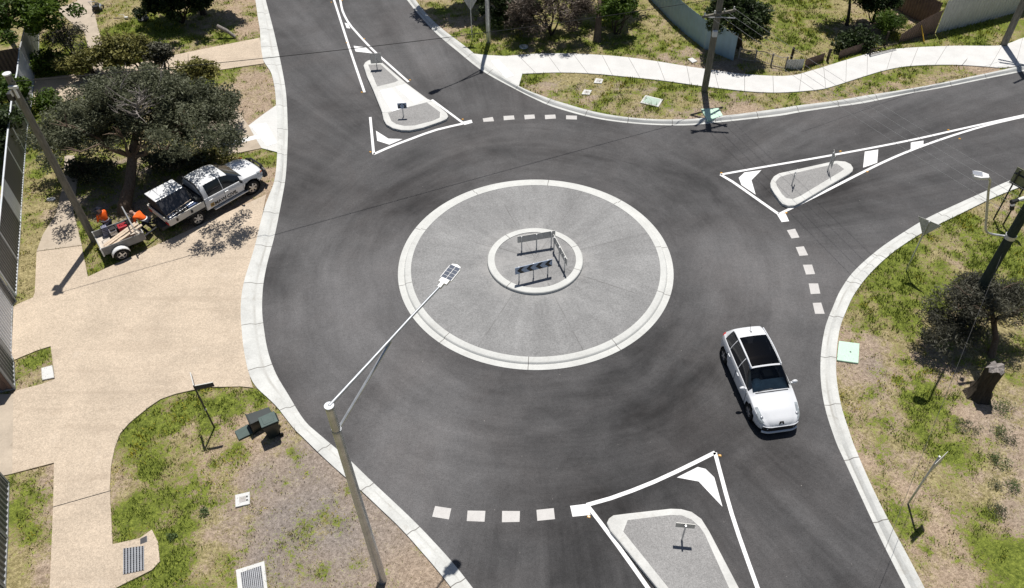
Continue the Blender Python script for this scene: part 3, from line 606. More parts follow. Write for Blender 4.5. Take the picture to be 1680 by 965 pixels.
# x, y, green, straw, grey soil
CP = [(200, 80, 1.0, .7, 0), (240, 50, .85, .8, 0), (300, 70, .5, .5, .2), (330, 20, .3, .6, 0), (395, 15, .12, .35, 0), (415, 45, .05, .15, 0), (370, 65, .6, .6, 0), (370, 118, .75, .6, 0), (420, 120, .15, .3, .1), (395, 150, .2, .3, .1), (435, 165, .1, .25, .1), (400, 185, .12, .25, .1), (140, 20, .3, .6, 0), (190, 20, .35, .7, 0),
      (65, 200, .6, .7, 0), (60, 290, .42, .9, 0), (75, 330, .35, .9, 0), (50, 400, .32, .95, 0), (48, 460, .28, .9, 0), (90, 300, .4, .85, 0), (150, 300, .5, .5, .8), (200, 330, .45, .4, .8), (250, 370, .55, .5, .5), (260, 300, .5, .4, .8), (120, 330, .4, .4, .8), (155, 430, .62, .7, 0), (160, 445, .6, .7, 0), (300, 310, .1, .3, .3), (380, 350, .05, .15, .1), (440, 262, .7, .5, 0), (443, 285, .1, .2, 0), (430, 315, .1, .2, 0), (350, 240, .4, .4, .2), (280, 220, .3, .4, .3),  # cover under the big tree set greener and greyer, partly to deepen its shade
      (45, 590, .65, .6, 0), (70, 612, .3, .4, .1), (40, 800, .62, .75, 0), (35, 870, .55, .8, 0), (30, 940, .3, .95, 0), (75, 850, .02, .05, .25), (72, 930, .02, .08, .25), (50, 860, .6, .6, 0), (70, 790, .1, .1, .2),
      (250, 680, .68, .75, 0), (300, 660, .7, .75, 0), (380, 650, .75, .7, 0), (420, 660, .4, .5, 0), (240, 760, .7, .8, 0), (300, 750, .7, .75, 0), (220, 840, .75, .7, 0), (270, 800, .62, .75, 0), (300, 860, .72, .7, 0), (250, 905, .8, .6, 0), (290, 925, .8, .6, 0), (350, 790, .5, .6, .1), (330, 850, .35, .4, .1), (340, 930, .45, .65, .1), (200, 800, .2, .4, .1), (390, 740, .5, .6, .1), (415, 710, .12, .3, .0), (445, 730, .15, .3, .3), (370, 850, .1, .2, .4), (430, 780, .2, .25, .8), (460, 850, .12, .2, 1), (440, 920, .15, .2, .9), (500, 760, .25, .3, .8), (530, 820, .15, .2, 1), (560, 880, .1, .2, 1), (500, 910, .2, .25, .9), (600, 930, .05, .15, .6), (650, 930, .04, .15, .35), (620, 870, .08, .2, .7), (500, 925, .6, .4, .6), (550, 950, .1, .2, .7), (690, 940, .05, .1, .3), (570, 800, .15, .25, .6),
      (720, 20, .5, .5, .1), (700, 10, .3, .4, 0), (745, 60, .4, .5, .2), (730, 45, .15, .3, 0), (780, 60, .7, .6, 0), (830, 65, .45, .65, .4), (800, 82, .75, .6, 0), (870, 75, .6, .6, .2), (930, 75, .5, .7, .3), (990, 75, .4, .7, .3), (1030, 70, .55, .6, .2), (1050, 25, .25, .85, 0), (1080, 40, .3, .7, .1), (1060, 60, .75, .5, 0), (1100, 70, .5, .6, .3), (1120, 90, .35, .5, .4), (1140, 105, .1, .3, .2), (1190, 108, .2, .3, .5), (1250, 115, .35, .4, .5), (1280, 118, .3, .5, .5),
      (880, 128, .6, .6, .6), (930, 135, .15, .85, 1), (980, 140, .2, .85, 1), (1020, 135, .55, .7, .8), (1040, 150, .5, .8, .8), (930, 155, .4, .7, .6), (900, 150, .2, .4, .1), (1000, 170, .5, .6, .5), (1060, 180, .4, .6, .4), (960, 168, .2, .3, .1), (1100, 150, .6, .7, .6), (1130, 170, .55, .7, .6), (1170, 145, .75, .5, .2), (1210, 150, .5, .6, .5), (1230, 165, .25, .7, .6), (1290, 160, .5, .7, .5), (1150, 185, .1, .2, .2), (1230, 177, .05, .2, 0), (1330, 160, .2, .5, .2), (1350, 158, .35, .6, .3), (1410, 145, .65, .6, .1), (1450, 130, .85, .5, 0), (1420, 150, .2, .4, .1), (1500, 125, .5, .75, .3), (1560, 120, .35, .7, .3), (1600, 112, .15, .4, .1), (1520, 135, .15, .4, 0), (1330, 165, .05, .2, 0), (1470, 143, .05, .2, 0),
      (1230, 30, .66, .95, 0), (1280, 60, .60, 1, 0), (1320, 20, .66, .95, 0), (1340, 70, .56, .95, 0), (1270, 95, .22, 1, .2), (1300, 40, .62, 1, 0), (1400, 60, .4, .5, .2), (1430, 45, .1, .4, 0), (1380, 85, .6, .6, 0), (1460, 85, .6, .6, 0), (1500, 75, .55, .7, .2), (1560, 65, .65, .7, .1), (1600, 60, .8, .6, 0), (1650, 45, .6, .8, 0), (1680, 30, .6, .8, 0), (1620, 72, .5, .7, .1), (1480, 20, .2, .4, .1),
      (1440, 430, .75, .75, 0), (1480, 400, .7, .7, 0), (1540, 380, .6, .8, .1), (1580, 360, .7, .7, 0), (1620, 345, .3, .8, .3), (1570, 395, .2, .8, .5), (1520, 420, .25, .8, .3), (1600, 400, .7, .7, 0), (1650, 420, .85, .7, 0), (1660, 350, .4, .6, .2), (1420, 490, .75, .75, 0), (1470, 480, .85, .75, 0), (1520, 470, .75, .8, 0), (1450, 525, .68, .8, .1), (1500, 530, .68, .8, 0), (1410, 520, .3, .5, .2), (1400, 545, .05, .2, .1), (1440, 560, .2, .4, .4), (1430, 600, .05, .1, .7), (1400, 615, .05, .15, .2), (1480, 560, .55, .7, .1), (1480, 600, .6, .7, .1), (1520, 540, .3, .5, .2), (1540, 590, .1, .3, .3), (1560, 620, .2, .4, .3), (1380, 650, .45, .6, .0), (1390, 690, .5, .6, 0), (1440, 650, .05, .2, .2), (1430, 700, .25, .45, .1), (1470, 690, .15, .35, .2), (1500, 660, .7, .8, 0), (1540, 650, .85, .7, 0), (1560, 700, .85, .6, 0), (1520, 720, .5, .9, 0), (1600, 680, .1, .3, .3), (1650, 650, .1, .4, .3), (1630, 700, .15, .3, .4), (1660, 740, .15, .3, .3), (1560, 740, .65, .6, .1), (1440, 760, .2, .5, .1), (1480, 760, .2, .4, .2), (1510, 800, .2, .45, .1), (1550, 790, .55, .7, .1), (1450, 800, .3, .6, .0), (1490, 850, .4, .6, 0), (1540, 860, .2, .4, .1), (1600, 800, .2, .45, .1), (1650, 800, .15, .3, .3), (1600, 860, .6, .6, .1), (1560, 910, .5, .5, .1), (1620, 900, .9, .7, 0), (1660, 930, .9, .7, 0), (1530, 950, .25, .4, .1), (1580, 950, .2, .35, .2), (1670, 850, .15, .3, .4), (1670, 560, .4, .6, .1), (1660, 620, .5, .8, .2)]
cw = np.array([tuple(G(x, y, .1)[:2]) for x, y, *_ in CP]); cv = np.array([c[2:] for c in CP])
def cover(x, y):
    out = np.zeros((len(x), 3))
    for s0 in range(0, len(x), 20000):
        xs, ys = x[s0:s0+20000], y[s0:s0+20000]
        w = 1/(((xs[:, None]-cw[:, 0])**2+(ys[:, None]-cw[:, 1])**2)+.25)**1.6
        out[s0:s0+20000] = (w@cv)/w.sum(1)[:, None]
    nz = vnoise(x, y, 1.0, 1)*.45+vnoise(x, y, 2.6, 2)*.55-.5
    nz2 = vnoise(x, y, .6, 3)*.5+vnoise(x, y, 1.9, 4)*.5-.5
    out[:, 0] = np.clip(out[:, 0]+.02+nz*.95, 0, 1); out[:, 1] = np.clip(out[:, 1]+nz2*.75, 0, 1); out[:, 2] = np.clip(out[:, 2]+nz2*.3, 0, 1)
    return out
def inpoly(x, y, poly):
    P = np.array([tuple(p[:2]) for p in poly]); ins = np.zeros(len(x), bool); j = len(P)-1
    for i in range(len(P)):
        xi, yi, xj, yj = *P[i], *P[j]
        if yi != yj:
            c = ((yi > y) != (yj > y)) & (x < (xj-xi)*(y-yi)/(yj-yi)+xi); ins ^= c
        j = i
    return ins
def axis(a, b, st, far): return np.concatenate([[-far, -far*.5, a-12, a-5], np.arange(a, b, st), [b+5, b+14, far*.6, far]])
gx = axis(-34, 34, .15, 260); gy = np.concatenate([[-200, -60, -10, 2], np.arange(8, 62, .15), [68, 80, 130, 300]])
X, Y = np.meshgrid(gx, gy); xf, yf = X.ravel(), Y.ravel()
inr = inpoly(xf, yf, road_mid)
Z = .106-.02*vnoise(xf, yf, 1.3, 9)-.02*vnoise(xf, yf, 3.9, 11)
for pl in polys['drive']+polys['foot']: Z[inpoly(xf, yf, inset(pl, .22))] = .05
Z[inr] = -.09
nx = len(gx); ny = len(gy); I = np.arange(nx*ny).reshape(ny, nx)
Fq = np.stack([I[:-1, :-1], I[:-1, 1:], I[1:, 1:], I[1:, :-1]], -1).reshape(-1, 4)
cov = cover(xf, yf)
gobj = npmesh('ground', np.stack([xf, yf, Z], -1), Fq, M['ground'], col=np.concatenate([cov, np.ones((len(xf), 1))], 1), smooth=True); struct(gobj)
# grass blades, thick where the cover is green, sparse on bare soil
NB_ = 150000
x = rng.uniform(-31, 31, NB_*9); y = rng.uniform(9.5, 57, NB_*9)
# keep to what the lens roughly takes in
ok = np.abs(x) < y*.62+8.5; x, y = x[ok], y[ok]
bad = inpoly(x, y, road_bk)
for pl in polys['drive']+polys['foot']: bad |= inpoly(x, y, pl)
x, y = x[~bad], y[~bad]; c = cover(x, y)
near = np.clip(1.35-(y-10)/55, .45, 1.3)
dens = np.clip(c[:, 0]*1.25-.10, .03, 1)*.8+np.clip(c[:, 1]-.3, 0, 1)*.22
clump = vnoise(x, y, 2.2, 21)*.4+vnoise(x, y, 6, 22)*.6
keep = rng.random(len(x)) < dens*np.clip((clump-.36)*3.4, 0, 1.3)*near*1.35
x, y, c, clump = x[keep], y[keep], c[keep], clump[keep]; n = len(x)
ang = rng.uniform(0, 2*np.pi, n); hh = rng.uniform(.03, .12, n)*(.6+.8*c[:, 0])*(.6+clump); ln = rng.uniform(.03, .10, n); wd = rng.uniform(.010, .020, n)*(1+(y-10)/40); print('blades', n)
dx, dy = np.cos(ang), np.sin(ang); V = np.zeros((n, 3, 3))
V[:, 0] = np.stack([x-dy*wd, y+dx*wd, np.full(n, .06)], -1); V[:, 1] = np.stack([x+dy*wd, y-dx*wd, np.full(n, .06)], -1)
V[:, 2] = np.stack([x+dx*ln, y+dy*ln, .09+hh], -1)
dry = np.clip(1.05-c[:, 0]*1.35+rng.normal(0, .22, n), 0, 1); yel = (vnoise(x, y, .8, 31)*rng.random(n) > .56)*.9
tc = np.stack([dry, np.maximum(yel, 0), rng.random(n), np.ones(n)], -1).repeat(3, 0)
def mat_grass():
    s = SM('grass_blades'); t = s.attr('tint'); c = s.n.new('ShaderNodeSeparateColor'); s.l.new(t, c.inputs[0])
    g = s.mix(c.outputs[2], (.10, .145, .022), (.33, .375, .075)); d = s.mix(c.outputs[2], (.26, .21, .095), (.58, .48, .27))
    col = s.mix(s.rng(c.outputs[0], .35, .75), g, d); col = s.mix(c.outputs[1], col, (.50, .42, .05))
    return s.fin(col, .7, .15)
go = npmesh('grass', V.reshape(-1, 3), np.arange(n*3).reshape(-1, 3), mat_grass(), col=tc)
go['kind'] = 'stuff'; go['label'] = 'patchy green and straw grass growing on the verges'
# ------------------------------------------------------------------ trees and shrubs
def leaves(ells, n, size, mat, parent, base, name='crown', clumps=60, spread=.5, shell=.55, seed=1, narrow=.5):
    r = np.random.default_rng(seed); C = []
    wts = np.array([e[3]*e[4]*e[5] for e in ells]); wts = wts/wts.sum()
    for e, w in zip(ells, wts):
        m = max(3, int(clumps*w)); d = r.normal(size=(m, 3)); d /= np.linalg.norm(d, axis=1)[:, None]
        d[:, 2] = np.where(d[:, 2] < -.35, -d[:, 2]*.6, d[:, 2])
        rad = shell+(1-shell)*r.random((m, 1))**.6; rad *= 1+.16*r.normal(size=(m, 1))
        C.append(np.array(e[:3])+d*rad*np.array(e[3:6]))
    C = np.concatenate(C); m = len(C); cs = r.uniform(.55, 1.35, m)*spread; ct = r.random(m)
    k = r.choice(m, n, p=cs**2/np.sum(cs**2)); d = r.normal(size=(n, 3)); d *= (r.random((n, 1))**.45)/np.linalg.norm(d, axis=1)[:, None]
    P = C[k]+d*cs[k][:, None]*np.array([1, 1, .75]); P[:, 2] = np.maximum(P[:, 2], .1)
    a = r.normal(size=(n, 3)); a[:, 2] *= .55; a /= np.linalg.norm(a, axis=1)[:, None]
    b = np.cross(a, r.normal(size=(n, 3))+np.array([0, 0, 1.])); b /= np.linalg.norm(b, axis=1)[:, None]+1e-9
    s = size*r.uniform(.6, 1.4, n)[:, None]; a = a*s; b = b*s*narrow
    V = np.stack([P-a, P+b*.8-a*.1, P+a, P-b*.8-a*.1], 1).reshape(-1, 3)
    t = np.clip(ct[k]*.65+r.random(n)*.35+r.normal(0, .08, n), 0, 1)
    col = np.stack([t, t, t, np.ones(n)], -1).repeat(4, 0)
    return npmesh(name, V-np.array(base[:]), np.arange(n*4).reshape(-1, 4), mat, parent, col)
def branches(mb, base, tips, r0, seed=0, wob=.15):
    rr = random.Random(seed)
    for t, r in tips:
        a = Vector(base); b = Vector(t); pts = []; rad = []
        for i in range(6):
            f = i/5; p = a.lerp(b, f)+Vector((rr.uniform(-wob, wob), rr.uniform(-wob, wob), rr.uniform(-wob, wob)+.35*math.sin(f*math.pi)*wob*3))*(0 if i in (0,) else 1)
            pts.append(p); rad.append(r*(1-f)+.008*f+.004)
        mb.tube(pts, rad, 6)
        for q in range(3):
            s = pts[rr.randint(2, 4)]; e = s+(b-a).normalized()*rr.uniform(.2, .6)+Vector((rr.uniform(-.7, .7), rr.uniform(-.7, .7), rr.uniform(.0, .7)))*max(.3, (b-a).length*.22)
            mb.tube([s, s.lerp(e, .5)+Vector((0, 0, .06)), e], [r*.45, r*.3, .006], 5)
L = {'olive': mat_leaf('grey_olive_leaves', (.032, .040, .018), (.165, .175, .105)), 'dark': mat_leaf('dark_green_leaves', (.010, .020, .006), (.055, .085, .022)),
     'bright': mat_leaf('fresh_green_leaves', (.028, .062, .008), (.13, .20, .025), .35), 'brown': mat_leaf('brown_dead_foliage', (.035, .026, .020), (.15, .115, .085), .1),
     'oliveyel': mat_leaf('olive_yellow_leaves', (.06, .066, .016), (.30, .28, .085)), 'greybrown': mat_leaf('grey_brown_twigs', (.020, .021, .013), (.115, .112, .080), .1), 'weed': mat_leaf('weed_leaves', (.04, .075, .022), (.15, .20, .075))}
def shrub(label, px, z, rx, ry, rz, n, size, mat, group=None, name='shrub', bark='darkbark', seed=1, spread=.45, clumps=40, stems=6, narrow=.5):
    """px marks the middle of the crown, z its height"""
    c = G(px[0], px[1], z); base = Vector((c.x, c.y, .06)); t = thing(name, base, 0, label, 'shrub', group)
    ells = [(c.x, c.y, z, rx, ry, rz)]
    leaves(ells, n, size, L[mat], t, base, 'foliage', clumps, spread, .5, seed, narrow)
    if not stems: return t
    mb = MB(); rr = random.Random(seed)
    tips = [((rr.uniform(-.7, .7)*rx, rr.uniform(-.7, .7)*ry, z+rz*rr.uniform(-.1, .9)), .03+.012*rx) for _ in range(stems)]
    branches(mb, (0, 0, 0), tips, .04, seed); mb.build('stem', M[bark], t, smooth=True); return t
SHK = 1/math.tan(R_(68)); SHD = Vector((math.cos(R_(-97))*SHK, math.sin(R_(-97))*SHK, 0))
def overhead(px, z):
    """place at height z whose shade falls on the photo point px"""
    p = G(*px, .1)-SHD*(z-.1); return Vector((p.x, p.y, z))
# the big tree over the work vehicle
def big_tree():
    b = G(207, 346, .08); t = thing('tree', b, 0, 'broad grey-green tree with dead grey branches in its crown, shading the white ute', 'tree')
    c = G(224, 183, 3.8); mb = MB()
    f1 = G(217, 258, 1.9); f2 = G(223, 218, 2.9)
    lb = lambda p: Vector(p)-b
    mb.tube([(0, 0, -.1), (.02, 0, .3), lb(b.lerp(f1, .5)+Vector((.08, 0, .1))), lb(f1), lb(f1.lerp(f2, .5)), lb(f2)], [.46, .31, .25, .22, .19, .15], 14)
    tips = []
    rr = random.Random(3)
    for i in range(15):
        a = i/15*2*math.pi+rr.uniform(-.2, .2); d = rr.uniform(.55, .95); tips.append((lb((c.x+math.cos(a)*4.6*d, c.y+math.sin(a)*3.7*d, c.z+rr.uniform(-.9, .9))), .10))
    branches(mb, lb(f2), tips[:9], .1, 5, .25); branches(mb, lb(f1), tips[9:], .1, 6, .25)
    mb.build('trunk', M['bark'], t, smooth=True)
    k = overhead((345, 393), 4.4); k2 = overhead((85, 372), 3.2)
    h1, h2, h3, h4 = overhead((205, 338), 3.5), overhead((135, 325), 3.2), G(92, 238, 2.1), G(326, 222, 2.1)
    q1 = G(345, 293, 1.75)-SHD*1.7; q2 = G(285, 300, 1.75)-SHD*1.5; g4, g5, g6 = G(178, 240, 2.2), G(256, 232, 2.5), G(215, 205, 3.3)
    g1, g2, g3 = G(135, 228, 1.9), G(283, 236, 1.9), G(95, 200, 2.4)
    e = [(c.x, c.y+.3, c.z, 4.0, 2.1, 1.35), (c.x, c.y+.2, c.z+.7, 2.6, 1.5, 1.0), (c.x-2.6, c.y-.1, c.z-.7, 2.2, 1.7, 1.1), (c.x+2.4, c.y+.7, c.z-.5, 2.2, 1.6, 1.0), (c.x-.3, c.y+.9, c.z-.1, 3.0, 1.6, 1.2), (c.x+3.8, c.y+.9, c.z-.7, 1.2, 1.0, .7), (k.x, k.y, k.z, 1.9, .9, .8), (k.x+.5, k.y-.3, k.z-.2, 1.3, .6, .6), (k2.x+.3, k2.y, k2.z, .9, .8, .6), (g1.x, g1.y, g1.z, 1.7, 1.0, .9), (g2.x, g2.y, g2.z, 1.5, .8, .8), (g3.x, g3.y, g3.z, 1.3, 1.1, .8), (h1.x, h1.y, h1.z, 1.7, .9, .8), (h2.x, h2.y, h2.z, 1.4, .8, .7), (h3.x, h3.y, h3.z, 1.3, 1.0, .9), (h4.x, h4.y, h4.z, 1.2, .9, .8), (g4.x, g4.y, g4.z, 1.3, .8, .8), (g5.x, g5.y, g5.z, 1.2, .7, .8), (g6.x, g6.y, g6.z, 1.6, .8, .9), (q1.x, q1.y, 3.45, 1.5, .8, .12), (q2.x, q2.y, 3.25, 1.2, .7, .10)]
    leaves(e, 72000, .082, L['olive'], t, b, 'crown', 400, .50, .70, 4, .40)
    dm = MB(); o = lb(G(223, 192, 4.3)); top = lb(G(226, 165, 5.2))
    dm.tube([lb(f2), o, top], [.12, .07, .03], 8)
    for i in range(30):
        p = o.lerp(top, rr.random()**1.4) if i % 3 else lb((c.x+rr.uniform(-1.6, 1.8), c.y+rr.uniform(-1.2, 1.0), c.z+1.1)); d = Vector((rr.uniform(-1, 1), rr.uniform(-1, 1), rr.uniform(-.05, .65))).normalized(); pts = [p]; ln = rr.uniform(.6, 1.9)
        for q in range(5):
            d = (d+Vector((rr.uniform(-.5, .5), rr.uniform(-.5, .5), rr.uniform(-.25, .3)))*.75).normalized(); pts.append(pts[-1]+d*ln/5)
        r0 = rr.uniform(.018, .042); dm.tube(pts, [r0*(1-q/6.5) for q in range(6)], 5)
        for q in range(4):
            a = pts[rr.randint(1, 4)]; d2 = (d+Vector((rr.uniform(-1, 1), rr.uniform(-1, 1), rr.uniform(-.2, .6)))).normalized(); m1 = a+d2*rr.uniform(.15, .4); dm.tube([a, m1, m1+(d2+Vector((rr.uniform(-.8, .8), rr.uniform(-.8, .8), .2))).normalized()*rr.uniform(.1, .4)], [.012, .009, .004], 4)
    dm.build('dead_branch', M['deadwood'], t, smooth=True)
big_tree()
def tree(label, bpx, cpx, cz, rx, ry, rz, n, size, mat, bark='darkbark', r0=.18, group=None, seed=1, extra=(), spread=.55, clumps=90, narrow=.5):
    c = overhead(cpx[1], cz) if cpx[0] == 'shade' else G(cpx[0], cpx[1], cz); b = G(bpx[0], bpx[1], .06) if bpx else Vector((c.x+.2, c.y-.2, .06)); t = thing('tree', b, 0, label, 'tree', group); mb = MB(); cl = Vector(c)-b
    fk = Vector((cl.x*.6, cl.y*.6, cl.z*.62)); mb.tube([(0, 0, -.1), (cl.x*.1, cl.y*.1, cl.z*.2), (cl.x*.3, cl.y*.3, cl.z*.42), fk], [r0*1.35, r0, r0*.85, r0*.7], 10)
    rr = random.Random(seed); tips = []
    for i in range(10):
        a = i/10*2*math.pi; d = rr.uniform(.5, .95); tips.append((cl+Vector((math.cos(a)*rx*d, math.sin(a)*ry*d, rr.uniform(-.3, .7)*rz)), r0*.4))
    branches(mb, fk, tips, .1, seed, .2); mb.build('trunk', M[bark], t, smooth=True)
    leaves([(c.x, c.y, c.z, rx, ry, rz)]+[(c.x+a, c.y+b_, c.z+z_, p, q, s) for a, b_, z_, p, q, s in extra], n, size, L[mat], t, b, 'crown', clumps, spread, .6, seed, narrow); return t
tree('bright green leafy tree in the far left corner behind the grey fence', (10, 45), (28, 22), 3.4, 2.9, 2.3, 1.6, 14000, .13, 'bright', seed=11)
tree('dark tree at the top edge casting a black shade beside the tan driveway', None, ('shade', (318, 36)), 3.3, 2.7, 2.3, 1.3, 17000, .12, 'dark', seed=12, extra=((-1.3, -.6, -.8, 1.8, 1.3, .9), (2.0, -.2, -.5, 1.4, 1.0, .7)))
tree('tall dark tree with a straight grey trunk left of the blue fence', (979, 69), ('shade', (990, 28)), 5.2, 2.2, 1.5, 1.8, 10000, .12, 'dark', 'bark', .2, seed=13)
tree('dark tree out at the top edge, shading the grass behind the street lamp', None, ('shade', (768, 22)), 4.8, 3.4, 1.6, 1.5, 15000, .13, 'dark', seed=14)
tree('round dark-leaved tree leaning over the end of the blue fence', (1212, 78), (1213, 38), 2.2, 1.45, 1.2, 1.3, 12000, .11, 'dark', seed=15, extra=((.5, -.5, -.5, .9, .7, .7), (-.5, .7, .2, 1.3, 1.1, 1)))
tree('small thin tree on the yellow lawn casting a ragged shade', (1389, 42), ('shade', (1383, 50)), 2.7, 1.5, 1.1, .9, 4600, .12, 'dark', seed=16, r0=.1, clumps=50)
shrub('black-green low boughs of bush at the top edge beside the lawn', (292, 14), 1.1, 2.3, 1.1, 1.1, 8000, .11, 'dark', seed=41, stems=8)
shrub('dense brown half-dead bush between the lamp post and the grey trunk', (905, 18), 1.7, 2.6, 1.9, 1.7, 12000, .12, 'brown', seed=21, clumps=110, narrow=.25)
shrub('green bush with thin shoots just right of the grey tree trunk', (1012, 22), 1.5, 1.1, 1.2, 1.4, 4200, .11, 'bright', seed=22)
shrub('dark low bush behind the white lamp post at the top edge', (830, 8), 1.3, 1.9, 1.6, 1.3, 6500, .12, 'dark', seed=23)
shrub('tall dark brown bush beside the old concrete path', (108, 66), 1.3, 1.15, 1.1, 1.2, 3000, .09, 'greybrown', 'shrubs behind the big tree', seed=24, narrow=.3)
shrub('olive bush at the fence end of the tan driveway', (148, 103), 1.0, 1.5, .8, .9, 5200, .10, 'oliveyel', 'shrubs behind the big tree', seed=25)
shrub('low bright green plants at the foot of the grey fence', (78, 104), .5, 1.2, .8, .5, 2600, .11, 'bright', 'shrubs behind the big tree', seed=26)
shrub('upright olive yellow bush at the lawn edge, left of its neighbours', (186, 88), 1.3, .7, .6, 1.3, 3000, .10, 'oliveyel', 'shrubs behind the big tree', seed=27)
shrub('dense bushy dark olive shrub behind the middle of the big tree', (228, 92), 1.4, 1.1, .7, 1.4, 5200, .10, 'oliveyel', 'shrubs behind the big tree', seed=28)
shrub('narrow dark upright shrub in front of the driveway opening', (266, 96), 1.3, .55, .45, 1.3, 2400, .10, 'greybrown', 'shrubs behind the big tree', seed=29)
shrub('thin leggy shrub half over the near edge of the tan driveway', (318, 122), 1.1, 1.3, .6, .8, 3200, .10, 'oliveyel', 'shrubs behind the big tree', seed=30)
shrub('sparse leggy bush right of the big tree reaching over the brown slab', (360, 178), 1.6, 1.1, 1.2, 1.0, 2200, .11, 'olive', seed=31, clumps=24)
shrub('low dark undergrowth behind the ute, right of the big trunk', (283, 262), .6, 1.7, .6, .6, 3800, .09, 'olive', 'undergrowth below the big tree', seed=43)
shrub('low dark undergrowth left of the big trunk', (150, 282), .5, 1.3, .7, .5, 2800, .09, 'olive', 'undergrowth below the big tree', seed=44)
shrub('small dark undergrowth clump near the ute bonnet', (345, 258), .4, 1.0, .4, .4, 1600, .09, 'oliveyel', 'undergrowth below the big tree', seed=45)
shrub('bright green bush at the left edge behind the grey fence', (2, 150), 1.5, 1.3, 1.3, 1.2, 5200, .12, 'bright', 'bushes behind the left fence', seed=32)
shrub('dark bush at the left edge behind the charcoal fence', (-6, 222), 1.4, 1.2, 1.8, 1.2, 4500, .12, 'dark', 'bushes behind the left fence', seed=33)
shrub('leafy weed clump at the end of the tan driveway under the fence', (78, 165), .4, .9, .5, .35, 1500, .09, 'bright', seed=34)
shrub('dark leafy bush beside the brown garden fence at the top edge', (1440, 8), 1.3, 1.3, 1.2, 1.3, 5200, .11, 'dark', seed=35)
shrub('spiky light green plant beside the tall brown fence', (1462, 42), .8, .9, .8, .8, 2800, .16, 'bright', seed=36, narrow=.16)
shrub('low dark garden shrub on the lawn between tree and path', (1405, 66), .5, 1.2, .8, .5, 2400, .11, 'dark', seed=37)
def gnarled():
    b = G(1626, 585, .08); t = thing('tree', b, 0, 'grey twiggy small tree with a bent trunk beside the split stump', 'tree'); lb = lambda p: Vector(p)-b
    mb = MB(); p1 = G(1634, 556, .6); p2 = G(1630, 528, 1.2); f = G(1626, 500, 1.9)
    mb.tube([(0, 0, -.1), lb(b.lerp(p1, .5)), lb(p1), lb(p2), lb(f)], [.16, .13, .11, .10, .07], 10)
    c = G(1612, 500, 1.9); rr = random.Random(8)
    tips = [(lb((c.x+math.cos(a)*1.9*rr.uniform(.6, 1), c.y+math.sin(a)*1.3*rr.uniform(.5, 1), c.z+rr.uniform(-.4, .7))), .045) for a in np.linspace(0, 6.1, 16)]
    branches(mb, lb(f), tips[:8], .05, 4, .15); branches(mb, lb(p2), tips[8:], .05, 9, .15)
    mb.build('trunk', M['bark'], t, smooth=True)
    leaves([(c.x, c.y, c.z, 1.7, 1.2, .8), (c.x-.9, c.y-.2, c.z-.6, 1.1, .9, .7), (c.x+1.2, c.y, c.z-.1, 1.2, 1.0, .75), (c.x+.2, c.y+.5, c.z+.2, 1.3, .8, .6), (c.x-1.1, c.y-.5, c.z-1.0, 1.2, .9, .75)], 27000, .075, L['greybrown'], t, b, 'crown', 190, .36, .5, 9, .22)
gnarled()
def stump():
    b = G(1606, 648, .06); h = hgt(b, 1602, 588); t = thing('tree_stump', b, 0, 'tall split tree stump with a pale sawn top beside the twiggy tree', 'stump')
    mb = MB(); n = 18; prof = [(.60, -.1), (.42, .15), (.31, .5), (.28, .9), (.30, h-.05)]; vs = []; rr = random.Random(5); ph = [rr.uniform(.82, 1.18) for _ in range(n)]
    for r, z in prof:
        for k in range(n): a = 2*math.pi*k/n; q = r*ph[k]; vs.append((q*math.cos(a), q*math.sin(a), z+(rr.uniform(-.06, .14) if z > 1 else 0)))
    fs = [(i*n+k, i*n+(k+1) % n, (i+1)*n+(k+1) % n, (i+1)*n+k) for i in range(4) for k in range(n)]; mb.add(vs, fs); mb.build('trunk', M['darkbark'], t, smooth=True)
    m2 = MB(); top = vs[-n:]; m2.add([(p[0]*.97, p[1]*.97, p[2]+.003) for p in top]+[(0, 0, h+.06)], [(k, (k+1) % n, n) for k in range(n)]); m2.build('sawn_face', M['deadwood'], t)
stump()
wl = [((1645, 668), .45, .38, 'leafy dark green weed on bare soil, uppermost by the stump', 'weed'), ((1588, 700), .5, .36, 'broad spreading weed left of the others below the stump', 'olive'), ((1640, 708), .26, .2, 'small dark green weed in the middle of the lower right slope', 'weed'), ((1655, 722), .34, .28, 'ragged weed near the right edge on pale soil', 'olive'), ((1640, 757), .46, .34, 'round dark weed standing alone on bare soil', 'weed'), ((1632, 796), .22, .18, 'tiny weed low on the right slope', 'olive'), ((1662, 800), .34, .24, 'grey-green weed closest to the right edge', 'weed'), ((1634, 838), .4, .26, 'low wide weed lowest on the slope', 'olive')]
for i, (p, r, h, lab, mt) in enumerate(wl):
    shrub(lab, p, .13, r*.8, r*.65, h*.5, int(900*r), .036, mt, 'weeds on the right slope', 'weed', seed=50+i, spread=.18, clumps=int(12+14*r), stems=0, narrow=.35)
for i, (p, lab) in enumerate([((281, 882), 'round dark weed tuft beside the concrete grate pad'), ((335, 842), 'small dark weed on bare soil left of the square pit')]):
    shrub(lab, p, .11, .18, .16, .10, 200, .035, 'weed', 'weeds on the left verge', 'weed', seed=70+i, spread=.10, clumps=10, stems=0)
lg = MB(); a, b = G(356, 43, .8), G(386, 61, .15); lg.tube([a, a.lerp(b, .5)+Vector((.05, 0, .05)), b], [.13, .12, .10], 10); tag(lg.build('log', M['deadwood'], smooth=True), 'grey dead branch leaning out of the black shade by the driveway', 'branch')
